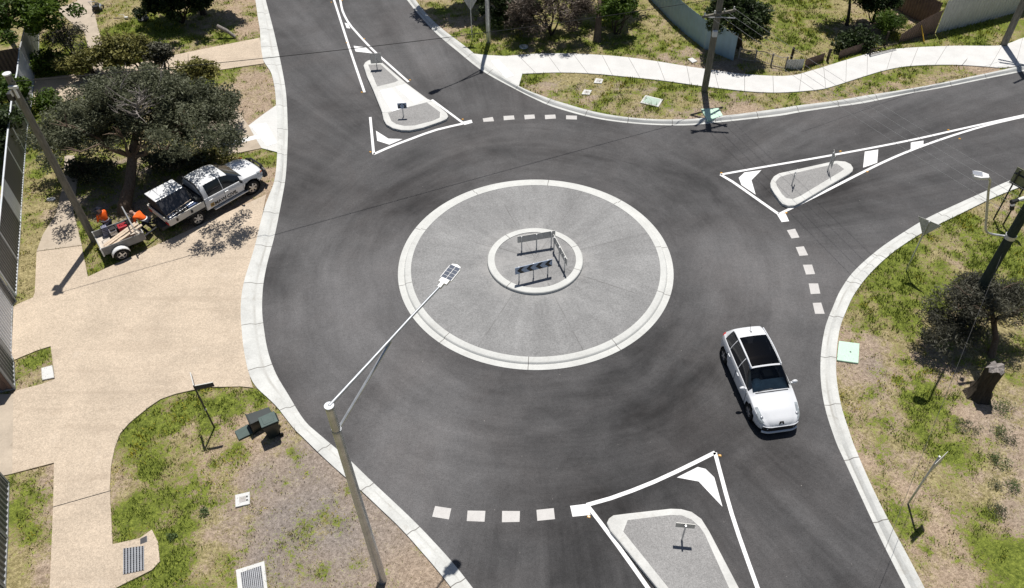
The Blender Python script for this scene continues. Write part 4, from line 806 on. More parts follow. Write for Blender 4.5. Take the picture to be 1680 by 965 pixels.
# ------------------------------------------------------------------ fences
def fence(label, pts, h, mats, cap, z0=.08, rib=.02, per=.22, cat='fence', hs=None, name='panel_fence', postr=.03):
    b = Vector((pts[0][0], pts[0][1], z0)); t = thing(name, b, 0, label, cat); P = [Vector((p[0], p[1], 0))-Vector((b.x, b.y, 0)) for p in pts]
    for i, (p, q) in enumerate(zip(P, P[1:])):
        d = q-p; Ln = d.length; d.normalize(); n = Vector((-d.y, d.x, 0)); k = max(2, int(Ln/per)*4); vs = []
        h0 = hs[i] if hs else h; h1 = hs[i+1] if hs else h
        for j in range(k+1):
            f = j/k; o = rib*(1 if (j//2) % 2 else -1); w = p+d*(Ln*f)+n*o; vs += [w+Vector((0, 0, 0)), w+Vector((0, 0, h0+(h1-h0)*f))]
        mb = MB(); mb.add(vs, [(2*j, 2*j+2, 2*j+3, 2*j+1) for j in range(k)]); sh = mb.build('panel', M[mats[i % len(mats)]], t)
        sm = sh.modifiers.new('Solid', 'SOLIDIFY'); sm.thickness = .004
        if cap:
            r = MB(); a = math.atan2(d.y, d.x); mid = (p+q)/2; pit = math.atan2(h1-h0, Ln)
            r.box(mid+Vector((0, 0, (h0+h1)/2+.02)), (math.hypot(Ln, h1-h0)+.01, .07, .05), M=(Matrix.Rotation(a, 3, 'Z') @ Matrix.Rotation(-pit, 3, 'Y')))
            r.build('rail', M[cap], t); r = MB(); r.box(mid+Vector((0, 0, .05)), (Ln, .055, .07), rz=a); r.build('rail', M[cap], t)
    for i, p in enumerate(P):
        if cap:
            mb = MB(); hh_ = hs[i] if hs else h; mb.box(p+Vector((0, 0, hh_/2+.025)), (postr*2, postr*2, hh_+.05)); mb.build('post', M[cap], t)
    return t
def gp(px, z=.08): return [p.xy for p in Gs(px, z)]
hL = hgt(G(35.5, 343.6, .08), 4, 294)
fence('mid grey ribbed fence at the top left behind the dark bushes', gp([(64, 52), (64, 88), (56.5, 126)]), hL, ['fencemid', 'fencemid'], 'fencemid')
fence('grey panel fence along the left edge with pale caps and posts', gp([(56, 127.5), (53, 166), (46, 207), (42, 250), (39, 289), (35.5, 343.6), (34.4, 368), (30, 430), (26.7, 487)]), hL, ['fencelight', 'fencemid', 'fencedark', 'fencedark', 'fencedark', 'fencelight', 'fencedark', 'fencedark'], 'fencelight')
fence('pale and charcoal fence corner at the left edge beside the manhole patch', gp([(27, 495), (21, 503), (19, 582), (23, 596), (25, 639), (-40, 652)]), hL, ['fencedark', 'fencelight', 'fencemid', 'fencedark', 'brownfence'], 'fencemid')
fence('black fence at the lower left edge with a grey sill', gp([(-40, 800), (15, 794), (12.7, 885), (9, 966), (7, 1020)]), hL, ['fencedark'], 'fencemid')
fence('brown fence running behind the pale panel at the left edge', gp([(56, 126), (-10, 138)]), hL, ['brownfence'], 'brownfence')
hB = hgt(G(1203, 100, .08), 1210.5, 73)
fence('blue-grey sheet fence curving down to the footpath', [p for p in gp([(1040, -40), (1067.5, 0), (1103, 37), (1129, 60), (1154.7, 80), (1203, 100)])], 1.75, ['fenceblue'], None, rib=.012, per=.4)
fence('short pale grey sheet panel at the end of the wire fence', gp([(1288, 114), (1316, 113)]), .62, ['fencecream'], None, per=.15)
fence('low brown sheet panel beside the footpath, next to the pale panel', gp([(1318, 113), (1350, 100)]), .6, ['brownfence'], None, per=.12, hs=[.62, .52])
fence('low brown sheet panel beside the footpath, right of the wooden post', gp([(1374, 97.5), (1413, 84.5)]), .55, ['brownfence'], None, per=.12)
fence('tall curved brown sheet fence with a sloping top', gp([(1473, 71), (1500, 64), (1533, 55)]), 1, ['brownfence'], None, per=.16, hs=[.55, 1.15, 1.55])
fence('pale corrugated fence along the top right corner', gp([(1534, 55), (1594, 41), (1680, 17), (1800, -20)]), 2.1, ['fencecream'], None, per=.26, rib=.03)
fence('dark brown fence behind the pale corrugated corner', gp([(1530, 48), (1480, 22), (1440, -5)]), 1.7, ['brownfence'], None, per=.2)
def wirefence():
    A, B = G(1211, 97, .08), G(1288, 113, .08); b = A; t = thing('wire_fence', b, 0, 'low fence of pale rails and wire between blue fence and pale panel', 'fence'); d = B-A
    for nm, z in (('rail', .10), ('rail', .72)):
        mb = MB(); pts = [d*f+Vector((0, 0, z-.06*math.sin(f*math.pi*3))) for f in np.linspace(0, 1, 12)]; mb.tube(pts, .028, 6); mb.build(nm, M['oldcon'], t)
    mb = MB()
    for k in range(24):
        f = k/23; mb.tube([d*f+Vector((0, 0, .08)), d*f+Vector((0, 0, .68))], .006, 4)
    mb.build('mesh_wire', M['wire'], t)
    for f in (0, .35, .7, 1):
        mb = MB(); mb.box(d*f+Vector((0, 0, .38)), (.08, .08, .8)); mb.build('post', M['deadwood'], t)
wirefence()
for px, py, h, lab in ((1298, 97, .75, 'dark wooden post behind the short pale panel'), (1357, 101, .8, 'dark wooden post between the two low brown panels'), (1450, 76, .95, 'dark wooden post left of the tall curved brown fence')):
    p = G(px, py, .06); mb = MB(); mb.box((p.x, p.y, h/2+.06), (.13, .13, h), taper=.9); tag(mb.build('fence_post', M['darkbark'], bevel=.015), lab, 'post', 'old wooden fence posts')
mb = MB(); p = G(1516, 70, .06); mb.tube([p, G(1511.5, 40, .98)], .035, 6); tag(mb.build('marker_stake', M['yellow']), 'yellow stake leaning in front of the tall brown fence', 'stake')
mb = MB()
for k, (x0, y0) in enumerate(((1416, 86), (1432, 81), (1450, 77))):
    pass
rb = MB(); A, B = G(1430, 82, .5), G(1473, 71, .5); rb.tube([A, B], .03, 6); rb.tube([A-Vector((0, 0, .3)), B-Vector((0, 0, .3))], .025, 6)
rb.tube([A+Vector((0, 0, .05)), A-Vector((0, 0, .45))], .04, 6); tag(rb.build('rail_fence', M['darkbark']), 'two dark rails joining wooden post and tall brown fence', 'fence')
# ------------------------------------------------------------------ covers, pits and grates
def cover_q(q, label, frame, lid, f=.3, z=.14, cat='pit cover', name='pit_cover', group=None, holes=()):
    """q: the four corners in the photo; f: share of the width taken by the frame"""
    P = [p.xy for p in Gs(q, z)]; c = sum(P, Vector((0, 0)))/4; t = thing(name, Vector((c.x, c.y, 0)), 0, label, cat, group); P = [p-c for p in P]
    mb = MB(); mb.prism(P, z-.1, z); mb.build('frame', M[frame], t, bevel=.01)
    mb = MB(); mb.prism([p*(1-f) for p in P], z-.05, z+.005); mb.build('lid', M[lid], t)
    for a, b_ in holes:
        d1 = (P[1]-P[0]); d2 = (P[3]-P[0]); o = P[0]+d1*a+d2*b_; mb = MB(); mb.box((o.x, o.y, z+.006), (.06, .06, .012)); mb.build('lifting_hole', M['darkmetal'], t)
    return P, t
q4 = lambda p: zz(p, 0, 689, 3.4958); q3 = lambda p: zz(p, 0, 460, 3.4958); q9 = lambda p: zz(p, 1200, 460, 3.4958); qm = lambda p: zz(p, 1130, 0, 4.195)
cover_q(q4([(1348, 430), (1432, 411), (1432, 482), (1350, 500)]), 'white square pit with a grey lid on the dry left verge', 'pale', 'covergrey', .55, holes=((.80, .36), (.80, .64)))
cover_q(q3([(236, 502), (300, 486), (312, 558), (240, 573)]), 'pale square manhole lid in the grass patch by the left fence', 'covergrey', 'pale', .06)
cover_q(z6([(608, 475), (655, 478), (664, 453), (620, 448)]), 'white small pit with a dark lid, nearer the footpath', 'pale', 'covergrey', .5, group='twin pits on the north-east verge')
cover_q(z6([(538, 540), (585, 543), (598, 517), (553, 513)]), 'white small pit with a dark lid, nearer the kerb', 'pale', 'covergrey', .5, group='twin pits on the north-east verge')
cover_q(z6([(875, 588), (980, 613), (1006, 570), (905, 545)]), 'white framed pit with a large dull green lid on the verge', 'pale', 'mintdull', .2)
cover_q(z6([(1147, 337), (1175, 330), (1204, 350), (1175, 360)]), 'pale square cover on bare soil beside the footpath', 'pale', 'pale', .1)
c = G(859, 76.5, .12); mb = MB(); mb.lathe([(.001, .0), (.28, .0), (.28, .05), (.24, .07), (.001, .08)], (c.x, c.y, .08), 'Z', 20); tag(mb.build('round_cover', M['pale'], smooth=True), 'round white cap in the grass above the footpath', 'cover')
cover_q(q9([(617, 347), (735, 362), (728, 475), (605, 458)]), 'mint square drain lid behind the kerb on the right verge', 'mint', 'mint', .02, .155, 'inlet cover', 'kerb_inlet', 'mint drain covers at the kerb', ((.6, .5),))
cover_q(qm([(85, 750), (205, 742), (235, 795), (130, 830)]), 'mint drain lid behind the kerb below the utility pole', 'mint', 'mint', .02, .155, 'inlet cover', 'kerb_inlet', 'mint drain covers at the kerb', ((.6, .5),))
def grate_q(q, label, nb, surround=None, z=PZ+.01, cross=0):
    P = [p.xy for p in Gs(q, z)]; c = sum(P, Vector((0, 0)))/4; t = thing('drain_grate', Vector((c.x, c.y, 0)), 0, label, 'drain grate', 'steel drain grates'); P = [p-c for p in P]
    if surround: mb = MB(); mb.prism([p.xy-c for p in Gs(surround, z)], z-.1, z-.004); mb.build('frame', M['pale'], t, bevel=.012)
    mb = MB(); mb.prism(P, z-.08, z); mb.build('recess', M['black'], t)
    mb = MB(); L2 = lambda a, b_: (P[0]*(1-a)+P[1]*a)*(1-b_)+(P[3]*(1-a)+P[2]*a)*b_
    for k in range(nb+1):
        a0 = max(0, (k-.2)/nb); a1 = min(1, (k+.2)/nb); mb.prism([L2(a0, 0), L2(a1, 0), L2(a1, 1), L2(a0, 1)], z-.005, z+.012)
    mb.build('bar', M['gratemetal'], t); 
    if cross:
        mb = MB()
        for k in range(1, cross): b0 = (k-.18)/cross; b1 = (k+.18)/cross; mb.prism([L2(0, b0), L2(1, b0), L2(1, b1), L2(0, b1)], z-.006, z+.007)
        mb.build('cross_bar', M['gratedark'], t)
M['gratemetal'] = simple('grate_steel', (.30, .31, .33), .5, .5, .3); M['gratedark'] = simple('grate_dark_steel', (.075, .085, .11), .5, .5, .3)
grate_q(q4([(707, 737), (826, 722), (827, 862), (707, 887)]), 'grey barred drain grate set in the tan concrete pad', 7, None, cross=12)
grate_q(q4([(1380, 876), (1498, 836), (1516, 975), (1395, 1010)]), 'grey barred drain grate in a white concrete surround on the verge', 11, q4([(1352, 860), (1515, 808), (1535, 985), (1370, 1035)]), cross=13)
cover_q(q4([(803, 682), (843, 662), (845, 698), (803, 714)]), 'small dark square lid at the edge of the tan grate pad', 'covergrey', 'darkmetal', .08, .15)
# stones
for (x, y), s, lab in (((84, 327), .2, 'pale flat stone on the dry grass by the left fence'),):
    p = G(x, y, .1); mb = MB(); mb.sphere((p.x, p.y, .1), s, 7, 5, (1.2, .8, .35)); o = mb.build('stone', M['pale'], smooth=True); tag(o, lab, 'stone')
# ------------------------------------------------------------------ street lamps and poles
def solar_head(t, p, d, name='lamp_head', k=.66):
    """p joint on the arm, d horizontal unit direction"""
    n = Vector((-d.y, d.x, 0)); up = Vector((0, 0, 1)); m = Matrix((d, n, up)).transposed()
    M3 = (m @ Matrix.Rotation(R_(-8), 3, 'Y'))*1.0; M3s = M3*k
    hd = MB(); hd.box(p+M3s @ Vector((.06, 0, 0)), (.26, .16, .12), M=M3s); hd.box(p+M3s @ Vector((.30, 0, 0)), (.24, .40, .09), M=M3s)
    pl = [(.40, -.27), (1.05, -.27), (1.20, -.2), (1.26, 0), (1.20, .2), (1.05, .27), (.40, .27)]
    hd.slab([p+M3s @ Vector((a, b, -.03)) for a, b in pl], M3 @ Vector((0, 0, 1)), .06*k)
    h = hd.build(name, M['whitemetal'], t)
    # panel built in its own frame so that the cell lines run along it
    for i in range(2):
        for j in range(4):
            pm = MB(); cx = .49+j*.185; cy = -.125+i*.25; sx = .165
            pm.box(p+M3s @ Vector((cx, cy, .034)), (sx, .225, .008), M=M3s); pm.build('solar_cell', M['tint_blue'], h)
M['tint_blue'] = simple('solar_cell_blue', (.085, .10, .135), .2, .6, 0, .1, 8)
def lamp(bpx, top_px, arm_end, label, h=None):
    b = G(*bpx, .06); hh_ = h or hgt(b, *top_px); t = thing('street_lamp', b, 0, label, 'street lamp', 'solar street lamps')
    mb = MB(); mb.tube([(0, 0, -.1), (0, 0, .05), (0, 0, hh_*.5), (0, 0, hh_)], [.15, .15, .128, .11], 16); mb.build('pole', M['galv'], t, smooth=True)
    for za, zb_, rr_ in ((hh_-.02, hh_+.07, .118), (hh_-.95, hh_-.88, .125)):
        mb = MB(); mb.tube([(0, 0, za), (0, 0, zb_)], rr_, 16); mb.build('collar', M['lampsteel'], t, smooth=True)
    e = Vector(arm_end)-b; s = Vector((0, 0, hh_+.05)); d = Vector((e.x, e.y, 0)).normalized()
    mb = MB(); mb.tube([s, s.lerp(e, .35), s.lerp(e, .7)+Vector((0, 0, .02)), e], [.042, .04, .036, .033], 10); mb.build('arm', M['lampsteel'], t, smooth=True)
    mb = MB(); mb.tube([Vector((0, 0, hh_-.92))+d*.12, s.lerp(e, .52)-Vector((0, 0, .05))], .042, 8); mb.build('brace', M['galv'], t, smooth=True)
    solar_head(t, e, d); return t
lamp((627, 952), (542, 668), G(722, 470, 9.35), 'tall galvanised solar street lamp on the near left verge, long arm over the island')
b = G(802, 69, .06); dd = Vector((-4.32+1.46, 41.28-43.25, 0)).normalized()
lamp((802, 69), None, b+dd*2.75+Vector((0, 0, 9.3)), 'white solar street lamp post at the top edge beside the footpath ramp', h=8.9)
def wood_pole(name, b, h, label, mat='poletimber', r=.17):
    t = thing(name, b, 0, label, 'pole'); mb = MB(); mb.tube([(0, 0, -.2), (0, 0, h*.5), (0, 0, h)], [r, r*.9, r*.78], 14); mb.build('pole', M[mat], t, smooth=True)
    return t
bL = G(156, 396, .06); hl = hgt(bL, 23, 119); tL = wood_pole('utility_pole', bL, hl, 'long grey timber pole leaning out over the left fence beside the trailer')
mb = MB(); mb.tube([(0, 0, hl), (0, 0, hl+.05)], .16, 14); mb.build('pole_cap', M['whitemetal'], tL, smooth=True)
mb = MB(); mb.box((.1, -.18, hl-.45), (.35, .1, .1)); mb.tube([(.12, -.2, hl-.5), (.12, -.2, hl-.9)], .05, 8); mb.tube([(-.1, -.15, hl-.6), (-.1, -.15, hl-.85)], .04, 8); mb.build('cable_bracket', M['whitemetal'], tL)
mb = MB(); mb.box((-.22, -.05, hl-.9), (.22, .25, .3)); mb.build('junction_box', M['darkmetal'], tL)
bU = G(1155.5, 149.5, .06); tU = wood_pole('utility_pole', bU, 9.6, 'dark timber power pole with crossarms beside the footpath', 'poletimber', .19)
ua, ub = G(1172, 8, 5.0)-bU, G(1205, 32, 4.9)-bU
mb = MB(); md = (ua+ub)/2; dU = (ub-ua); dU.z = 0; LU = dU.length; dU.normalize()
def xarm(z, ang, ln, name='crossarm'):
    mb = MB(); mb.box((math.cos(ang)*ln*.0, -.2, z), (ln, .10, .12), rz=ang); mb.build(name, M['poletimber'], tU)
    mb = MB()
    for k in range(4):
        x = -ln/2+.12+k*(ln-.24)/3; p = Vector((math.cos(ang)*x, math.sin(ang)*x-.2, z+.06)); mb.tube([p, p+Vector((0, 0, .07)), p+Vector((0, 0, .16))], [.03, .05, .03], 8)
    mb.build('insulator', M['insul'], tU, smooth=True)
bR_xy = G(1658, 388, 5.0).xy
xarm(4.7, math.atan2((bR_xy-bU.xy).x, -(bR_xy-bU.xy).y), 2.0); xarm(6.3, R_(38), 2.1); xarm(6.9, R_(-30), 2.1); xarm(8.6, R_(20), 2.2); xarm(9.3, R_(-8), 2.0)
mb = MB(); mb.tube([(-.5, -.1, 4.45), (.1, -.2, 4.5), (.9, -.15, 4.4)], .03, 6); mb.build('service_bracket', M['galv'], tU)
mb = MB(); mb.box((-.05, -.24, 3.6), (.26, .18, .34)); mb.build('meter_box', M['whitemetal'], tU, bevel=.03)
bF = G(1646, 75, .06); tF = wood_pole('utility_pole', bF, 9.2, 'pale timber power pole at the right end of the footpath', 'poletimber', .2)
for z, a in ((5.1, R_(150)), (5.6, R_(-20)), (8.6, R_(30))):
    mb = MB(); mb.box((0, -.22, z), (2.0, .1, .12), rz=a); mb.build('crossarm', M['poletimber'], tF)
pR = G(1658, 388, 5.0); bR = Vector((pR.x, pR.y, .06)); hR = 8.8
tR = wood_pole('utility_pole', bR, hR, 'black-green timber pole with street lamp arm at the right edge', 'poledark', .19)
lr = lambda p: Vector(p)-bR
mb = MB(); mb.tube(cr([lr(G(1653, 388, 4.95)), lr(G(1638, 386, 4.95)), lr(G(1623, 383, 5.0)), lr(G(1617.5, 377, 5.2)), lr(G(1618, 362, 5.65)), lr(G(1621.5, 315, 7.2)), lr(G(1624, 297, 7.85)), lr(G(1621, 290.5, 8.05))], 4), .042, 10); mb.build('lamp_arm', M['galv'], tR, smooth=True)
e0, e1 = lr(G(1622, 290.5, 8.05)), lr(G(1595, 286, 8.05)); d = (e1-e0); hl_ = d.length; d.normalize(); n_ = Vector((-d.y, d.x, 0))
mb = MB(); pl = [(0, -.1), (.25, -.2), (hl_*.9, -.18), (hl_, -.08), (hl_, .08), (hl_*.9, .18), (.25, .2), (0, .1)]; mb.slab([e0+d*a+n_*b_-Vector((0, 0, .05)) for a, b_ in pl], (0, 0, 1), .10); hd = mb.build('lamp_head', M['whitemetal'], tR, bevel=.02)
mb = MB(); mb.box(e0+d*hl_*.72+Vector((0, 0, .06)), (.3, .22, .03), rz=math.atan2(d.y, d.x)); mb.build('lens_cover', M['chrome'], hd)
mb = MB(); mb.tube([(0, 0, 4.86), (0, 0, 5.02)], .19, 14); mb.build('clamp', M['galv'], tR, smooth=True)
# cable termination on the right pole
zA = hgt(bR, 1692, 318)
qa, qb = lr(G(1659, 332, zA-.1)), Vector((0, 0, zA))
mb = MB(); mb.tube([qa, qa.lerp(qb, .3)], [.09, .06], 8); mb.tube([lr(G(1660, 343, zA-.5)), lr(G(1661, 336, zA-.3))], .08, 8); mb.build('cable_clamp', M['black'], tR, smooth=True)
mb = MB(); mb.tube([qa.lerp(qb, .3), qa.lerp(qb, .5), qa.lerp(qb, .95)], [.06, .075, .05], 8); mb.build('insulator', M['insul'], tR, smooth=True)
# cables
def cable(a, b, sag, label, mat='wire', r=.011, group='overhead cables'):
    a, b = Vector(a), Vector(b); pts = [a.lerp(b, f)-Vector((0, 0, sag*4*f*(1-f))) for f in np.linspace(0, 1, 25)]
    mb = MB(); mb.tube(pts, r, 6); return tag(mb.build('power_line', M[mat], smooth=True), label, 'cable', group)
cable(bL+Vector((.1, -.1, hl-.25)), bU+Vector((0, -.2, 5.55)), .35, 'dark cable from the left timber pole across the road to the power pole', 'wiredark', .014)
names = ['nearest the footpath', 'second from the footpath', 'third from the footpath', 'farthest from the footpath']
wd_ = (bR-bU); wd_.z = 0; wd_.normalize(); wn = Vector((-wd_.y, wd_.x, 0)); zW = hgt(bR, 1700, 346)
for k in range(4):
    o_ = wn*((k-1.5)*.55); cable(bU+o_+Vector((0, -.2, 4.86)), bR+o_+Vector((0, 0, zW)), .2, f'thin grey wire over the east road, {names[3-k]} at the power pole', 'wire', .006)
cable(bU+Vector((.4, -.2, 6.9)), bF+Vector((0, -.2, 5.6)), .3, 'thin grey wire between the two power poles beside the footpath', 'wire', .0065)
cable(G(1354, -4, 6.2), bF+Vector((-.6, .2, 5.15)), .15, 'grey service wire from beyond the top edge to the pale right pole', 'wire', .0065)
cable(G(1455, -8, 5.4), bF+Vector((.3, 0, 5.1)), .15, 'second grey service wire from the top edge to the pale right pole', 'wire', .0065)
cable(bR+Vector((-.1, -.18, 4.3)), G(1398, 1040, 2.4), .12, 'thin cable running down the right verge to the bottom edge', 'wiregrey', .0065)
# ------------------------------------------------------------------ signs
def facing(a): return Matrix.Rotation(a, 3, 'Z')
def sign(bpx, h, yaw, label, boards, name='road_sign', z0=.06, r=.03, cat='sign', group=None, zg=0):
    """boards: list of (part name, outline in the board plane (x across, z up), material, y offset). +y local is the back"""
    b = G(*bpx, z0); t = thing(name, b, yaw, label, cat, group); mb = MB(); mb.tube([(0, .045, -.1), (0, .045, h)], r, 8); mb.build('post', M['galv'], t, smooth=True)
    first = None
    for nm, ol, mat, off in boards:
        mb = MB(); mb.slab([Vector((x, off, z)) for x, z in ol], (0, 1, 0), .012); o = mb.build(nm, M[mat], t if first is None or nm != 'border' else first)
        if first is None: first = o
    return t
def rect(x0, x1, z0, z1): return [(x0, z0), (x1, z0), (x1, z1), (x0, z1)]
# north island upper: seen from behind; lower: two-way hazard board towards us
sign((619, 113), hgt(G(619, 113, .15), 617, 88)+.05, R_(184), 'pair of grey-backed sign panels at the pointed end of the north island', [('board', rect(-.33, -.02, .35, 1.0), 'greyback', -.02), ('board', rect(.02, .33, .35, 1.0), 'greyback', -.02)], z0=.14)
sgh = hgt(G(662, 192.5, .15), 659, 172)+.08
sign((662, 192), sgh, R_(2), 'small blue-grey hazard board with dark arrow marks at the round end of the north island', [('board', rect(-.25, .25, sgh-.34, sgh), 'signblue', 0), ('arrow_mark', [(-.21, sgh-.30), (-.07, sgh-.30), (-.14, sgh-.17), (-.03, sgh-.05), (-.10, sgh-.05), (-.21, sgh-.16)], 'black', -.004), ('arrow_mark', [(.21, sgh-.30), (.07, sgh-.30), (.14, sgh-.17), (.03, sgh-.05), (.10, sgh-.05), (.21, sgh-.16)], 'black', -.004)], z0=.14)
eh = hgt(G(1359, 281, .15), 1365, 250)
sign((1359, 281), eh, R_(79), 'grey-backed double sign panel at the tail of the east island', [('board', rect(-.33, -.02, eh-.72, eh), 'greyback', -.02), ('board', rect(.02, .33, eh-.72, eh), 'greyback', -.02)], z0=.14)
eh2 = hgt(G(1300.5, 304, .15), 1305, 282)
sign((1300.5, 304), eh2, R_(63), 'thin post with an edge-on hazard board at the broad end of the east island', [('board', rect(-.30, .30, eh2-.3, eh2), 'whitemetal', 0)], z0=.14)
sh_ = hgt(G(1118.5, 884, .15), 1122, 862)+.1
sign((1118.5, 884), sh_, R_(172), 'low sign board with a pale back on the south island', [('board', rect(-.30, .30, sh_-.24, sh_+.02), 'greyback', -.02)], z0=.14)
def tri(w, zt): return [(-w/2, zt), (0, zt-w*.87), (w/2, zt)]
rh = hgt(G(1487, 444, .06), 1523, 362)
sign((1487, 444), rh, R_(137), 'grey-backed give-way triangle on a thin post, right verge', [('board', tri(.95, rh), 'greyback', -.02)], group='give-way signs')
sign((775, 66.5), 2.75, R_(178), 'pale-backed give-way triangle on a thin post at the top edge', [('board', tri(.95, 2.75), 'greyback', -.02)], group='give-way signs')
ph = hgt(G(1491, 829, .06), 1543, 750)
sign((1491, 829), ph, R_(37), 'grey sign board seen almost edge-on, lower right verge', [('board', rect(-.36, .36, ph-.62, ph), 'greyback', -.02)], r=.035)
# street name sign
b = G(352.2, 702.6, .06); sh = hgt(b, 316, 634); t = thing('street_name_sign', b, 0, 'dark street name post with two blades on the left verge', 'sign')
mb = MB(); mb.tube([(0, 0, -.1), (0, 0, sh)], .032, 8); mb.build('post', M['darkmetal'], t, smooth=True)
mb = MB(); mb.tube([(0, 0, sh*.45), (0, 0, sh*.45+.05)], .04, 8); mb.build('clip', M['whitemetal'], t)
for px, zt in (((349, 627), sh), ((312, 611), sh-.02)):
    e = G(*px, .06+sh)-b; e.z = 0; a = math.atan2(e.y, e.x); ln = e.length
    mb = MB(); mb.box((math.cos(a)*ln/2, math.sin(a)*ln/2, sh-.12), (ln, .03, .20), rz=a); bl = mb.build('blade', M['navyblade'], t)
    mb = MB(); mb.box((math.cos(a)*ln/2, math.sin(a)*ln/2, sh-.01), (ln, .034, .02), rz=a); mb.build('edge_trim', M['greyback'], bl)
# large sign seen from behind at the right edge
A, B = G(1629.5, 361, .06), G(1645, 370, .06); b = (A+B)/2; hA = hgt(A, 1664, 296)
t = thing('direction_sign', b, 0, 'olive-backed board on two dark legs beside the right timber pole', 'sign'); dx = (B-A); dx.z = 0; wA = dx.length; dx.normalize()
for P in (A, B):
    mb = MB(); mb.tube([P-b+Vector((0, 0, -.1)), P-b+Vector((0, 0, hA+.55))], .035, 8); mb.build('leg', M['darkmetal'], t, smooth=True)
nrm = Vector((-dx.y, dx.x, 0)); mid = Vector((0, 0, 0))
ql = [mid-dx*(wA*.9)+nrm*.06+Vector((0, 0, hA-.25)), mid+dx*(wA*1.5)+nrm*.06+Vector((0, 0, hA-.25)), mid+dx*(wA*1.5)+nrm*.06+Vector((0, 0, hA+.6)), mid-dx*(wA*.9)+nrm*.06+Vector((0, 0, hA+.6))]
mb = MB(); mb.slab(ql, nrm, .02); mb.build('board', M['olive'], t)
for z in (hA-.2, hA+.3):
    mb = MB(); mb.tube([mid-dx*(wA*.9)+Vector((0, 0, z))+nrm*.03, mid+dx*(wA*1.5)+Vector((0, 0, z))+nrm*.03], .03, 6); mb.build('cross_rail', M['darkmetal'], t)
# chevron boards on the island
def chev(p0, p1, zb, h, label, front):
    A, B = G(*p0, .27), G(*p1, .27); c = (A+B)/2; d = B-A; ln = d.length; t = thing('chevron_board', c, math.atan2(d.y, d.x), label, 'chevron board', 'chevron boards on the central island')
    w = ln+.36
    for f in (-.5, 0, .5):
        mb = MB(); mb.tube([(f*ln, .03, -.02), (f*ln, .03, h-.02)], .03, 8); mb.build('leg', M['galv'], t, smooth=True)
    mb = MB(); mb.box((0, 0, h-.19), (w, .022, .38))
    bd = mb.build('board', M['signblue'] if front else M['greyback'], t)
    s = -1
    y = s*.0135
    mb = MB(); k = 4; st = w/k
    for i in range(k):
        x0 = -w/2+i*st; a = .42*st; zt, zm, z0 = h-.005, h-.19, h-.375
        if i < 3 or True:
            v = [(x0+st*.62, y, zt), (x0+st*.62+a, y, zt), (x0+a+.08, y, zm), (x0+.08, y, zm)]; v2 = [(x0+.08, y, zm), (x0+a+.08, y, zm), (x0+st*.62+a, y, z0), (x0+st*.62, y, z0)]
            cl = lambda q: [(min(a_[0], w/2), a_[1], a_[2]) for a_ in q]
            mb.slab(cl(v), (0, -1, 0), .002); mb.slab(cl(v2), (0, -1, 0), .002)
    mb.build('chevron_mark', M['black'], bd)
    for f in (-.25, .25):
        mb = MB(); mb.tube([(f*ln, .03, h-.3), (f*ln, .03, h-.1)], .012, 5); mb.build('brace', M['galv'], t)
    return t
ch = hgt(G(851.5, 461.5, .27), 850, 438)
ch = max(.85, min(1.2, ch))
chev((852, 462), (899, 450.5), 0, ch, 'black and pale chevron board facing the camera, front of three on the island', True)
chev((904, 402.5), (855.7, 410.5), 0, ch, 'grey-backed chevron board farthest back on the island', False)
chev((927, 444.5), (909.8, 412), 0, ch, 'grey-backed chevron board seen almost edge-on, right side of the island', False)
# ------------------------------------------------------------------ wheelie bins
def bin_mesh(root, lid_open=False):
    mb = MB(); h = .98; b0, b1 = (.42, .50), (.56, .68); vs = []
    for z, (w, d) in ((.06, b0), (h, b1)): vs += [(-w/2, -d/2, z), (w/2, -d/2, z), (w/2, d/2, z), (-w/2, d/2, z)]
    ins = [(p[0]*.9, p[1]*.9, h) for p in vs[4:]]+[(p[0]*.85, p[1]*.85, .15) for p in vs[:4]]
    mb.add(vs+ins, [(3, 2, 1, 0), (0, 1, 5, 4), (1, 2, 6, 5), (2, 3, 7, 6), (3, 0, 4, 7), (4, 5, 9, 8), (5, 6, 10, 9), (6, 7, 11, 10), (7, 4, 8, 11), (8, 9, 13, 12), (9, 10, 14, 13), (10, 11, 15, 14), (11, 8, 12, 15), (12, 13, 14, 15)])
    mb.box((0, 0, h-.03), (.60, .72, .05)); bd = mb.build('body', M['bin'], root, bevel=.012, fix=True)
    for s in (-1, 1):
        m2 = MB(); m2.lathe([(.001, -.03), (.10, -.03), (.10, .03), (.001, .03)], (s*.24, .26, .10), 'X', 16); m2.build('wheel', M['rubber'], root, smooth=True)
    m3 = MB(); m3.tube([(-.24, .38, h-.02), (.24, .38, h-.02)], .02, 6); m3.build('handle', M['bin'], root)
    m4 = MB()
    if not lid_open: m4.slab([(-.29, -.37, h+.02), (.29, -.37, h+.02), (.30, .34, h+.03), (-.30, .34, h+.03)], (0, 0, 1), .05); m4.box((0, -.02, h+.075), (.40, .46, .02))
    else: m4.slab([(-.29, -.38, .22), (.29, -.38, .22), (.30, -.44, h-.02), (-.30, -.44, h-.02)], (0, -1, 0), .05)
    m4.build('lid', M['binlid'], root, bevel=.015)
p = G(450, 713, .08); t = thing('wheelie_bin', p, R_(-62), 'dark green wheelie bin standing upright with its lid shut', 'bin', 'wheelie bins'); bin_mesh(t); t.scale = (.84, .84, .9)
# the fallen bin: tipped over, lid swung out in front of its mouth
A, B = G(442, 682, .36), G(415, 695, .36); d = (B-A); d.z = 0; a = math.atan2(d.y, d.x)
root = thing('wheelie_bin', Vector(((A.x+B.x)/2, (A.y+B.y)/2, .08)), a, 'dark green wheelie bin lying on its side with its lid flopped open', 'bin', 'wheelie bins')
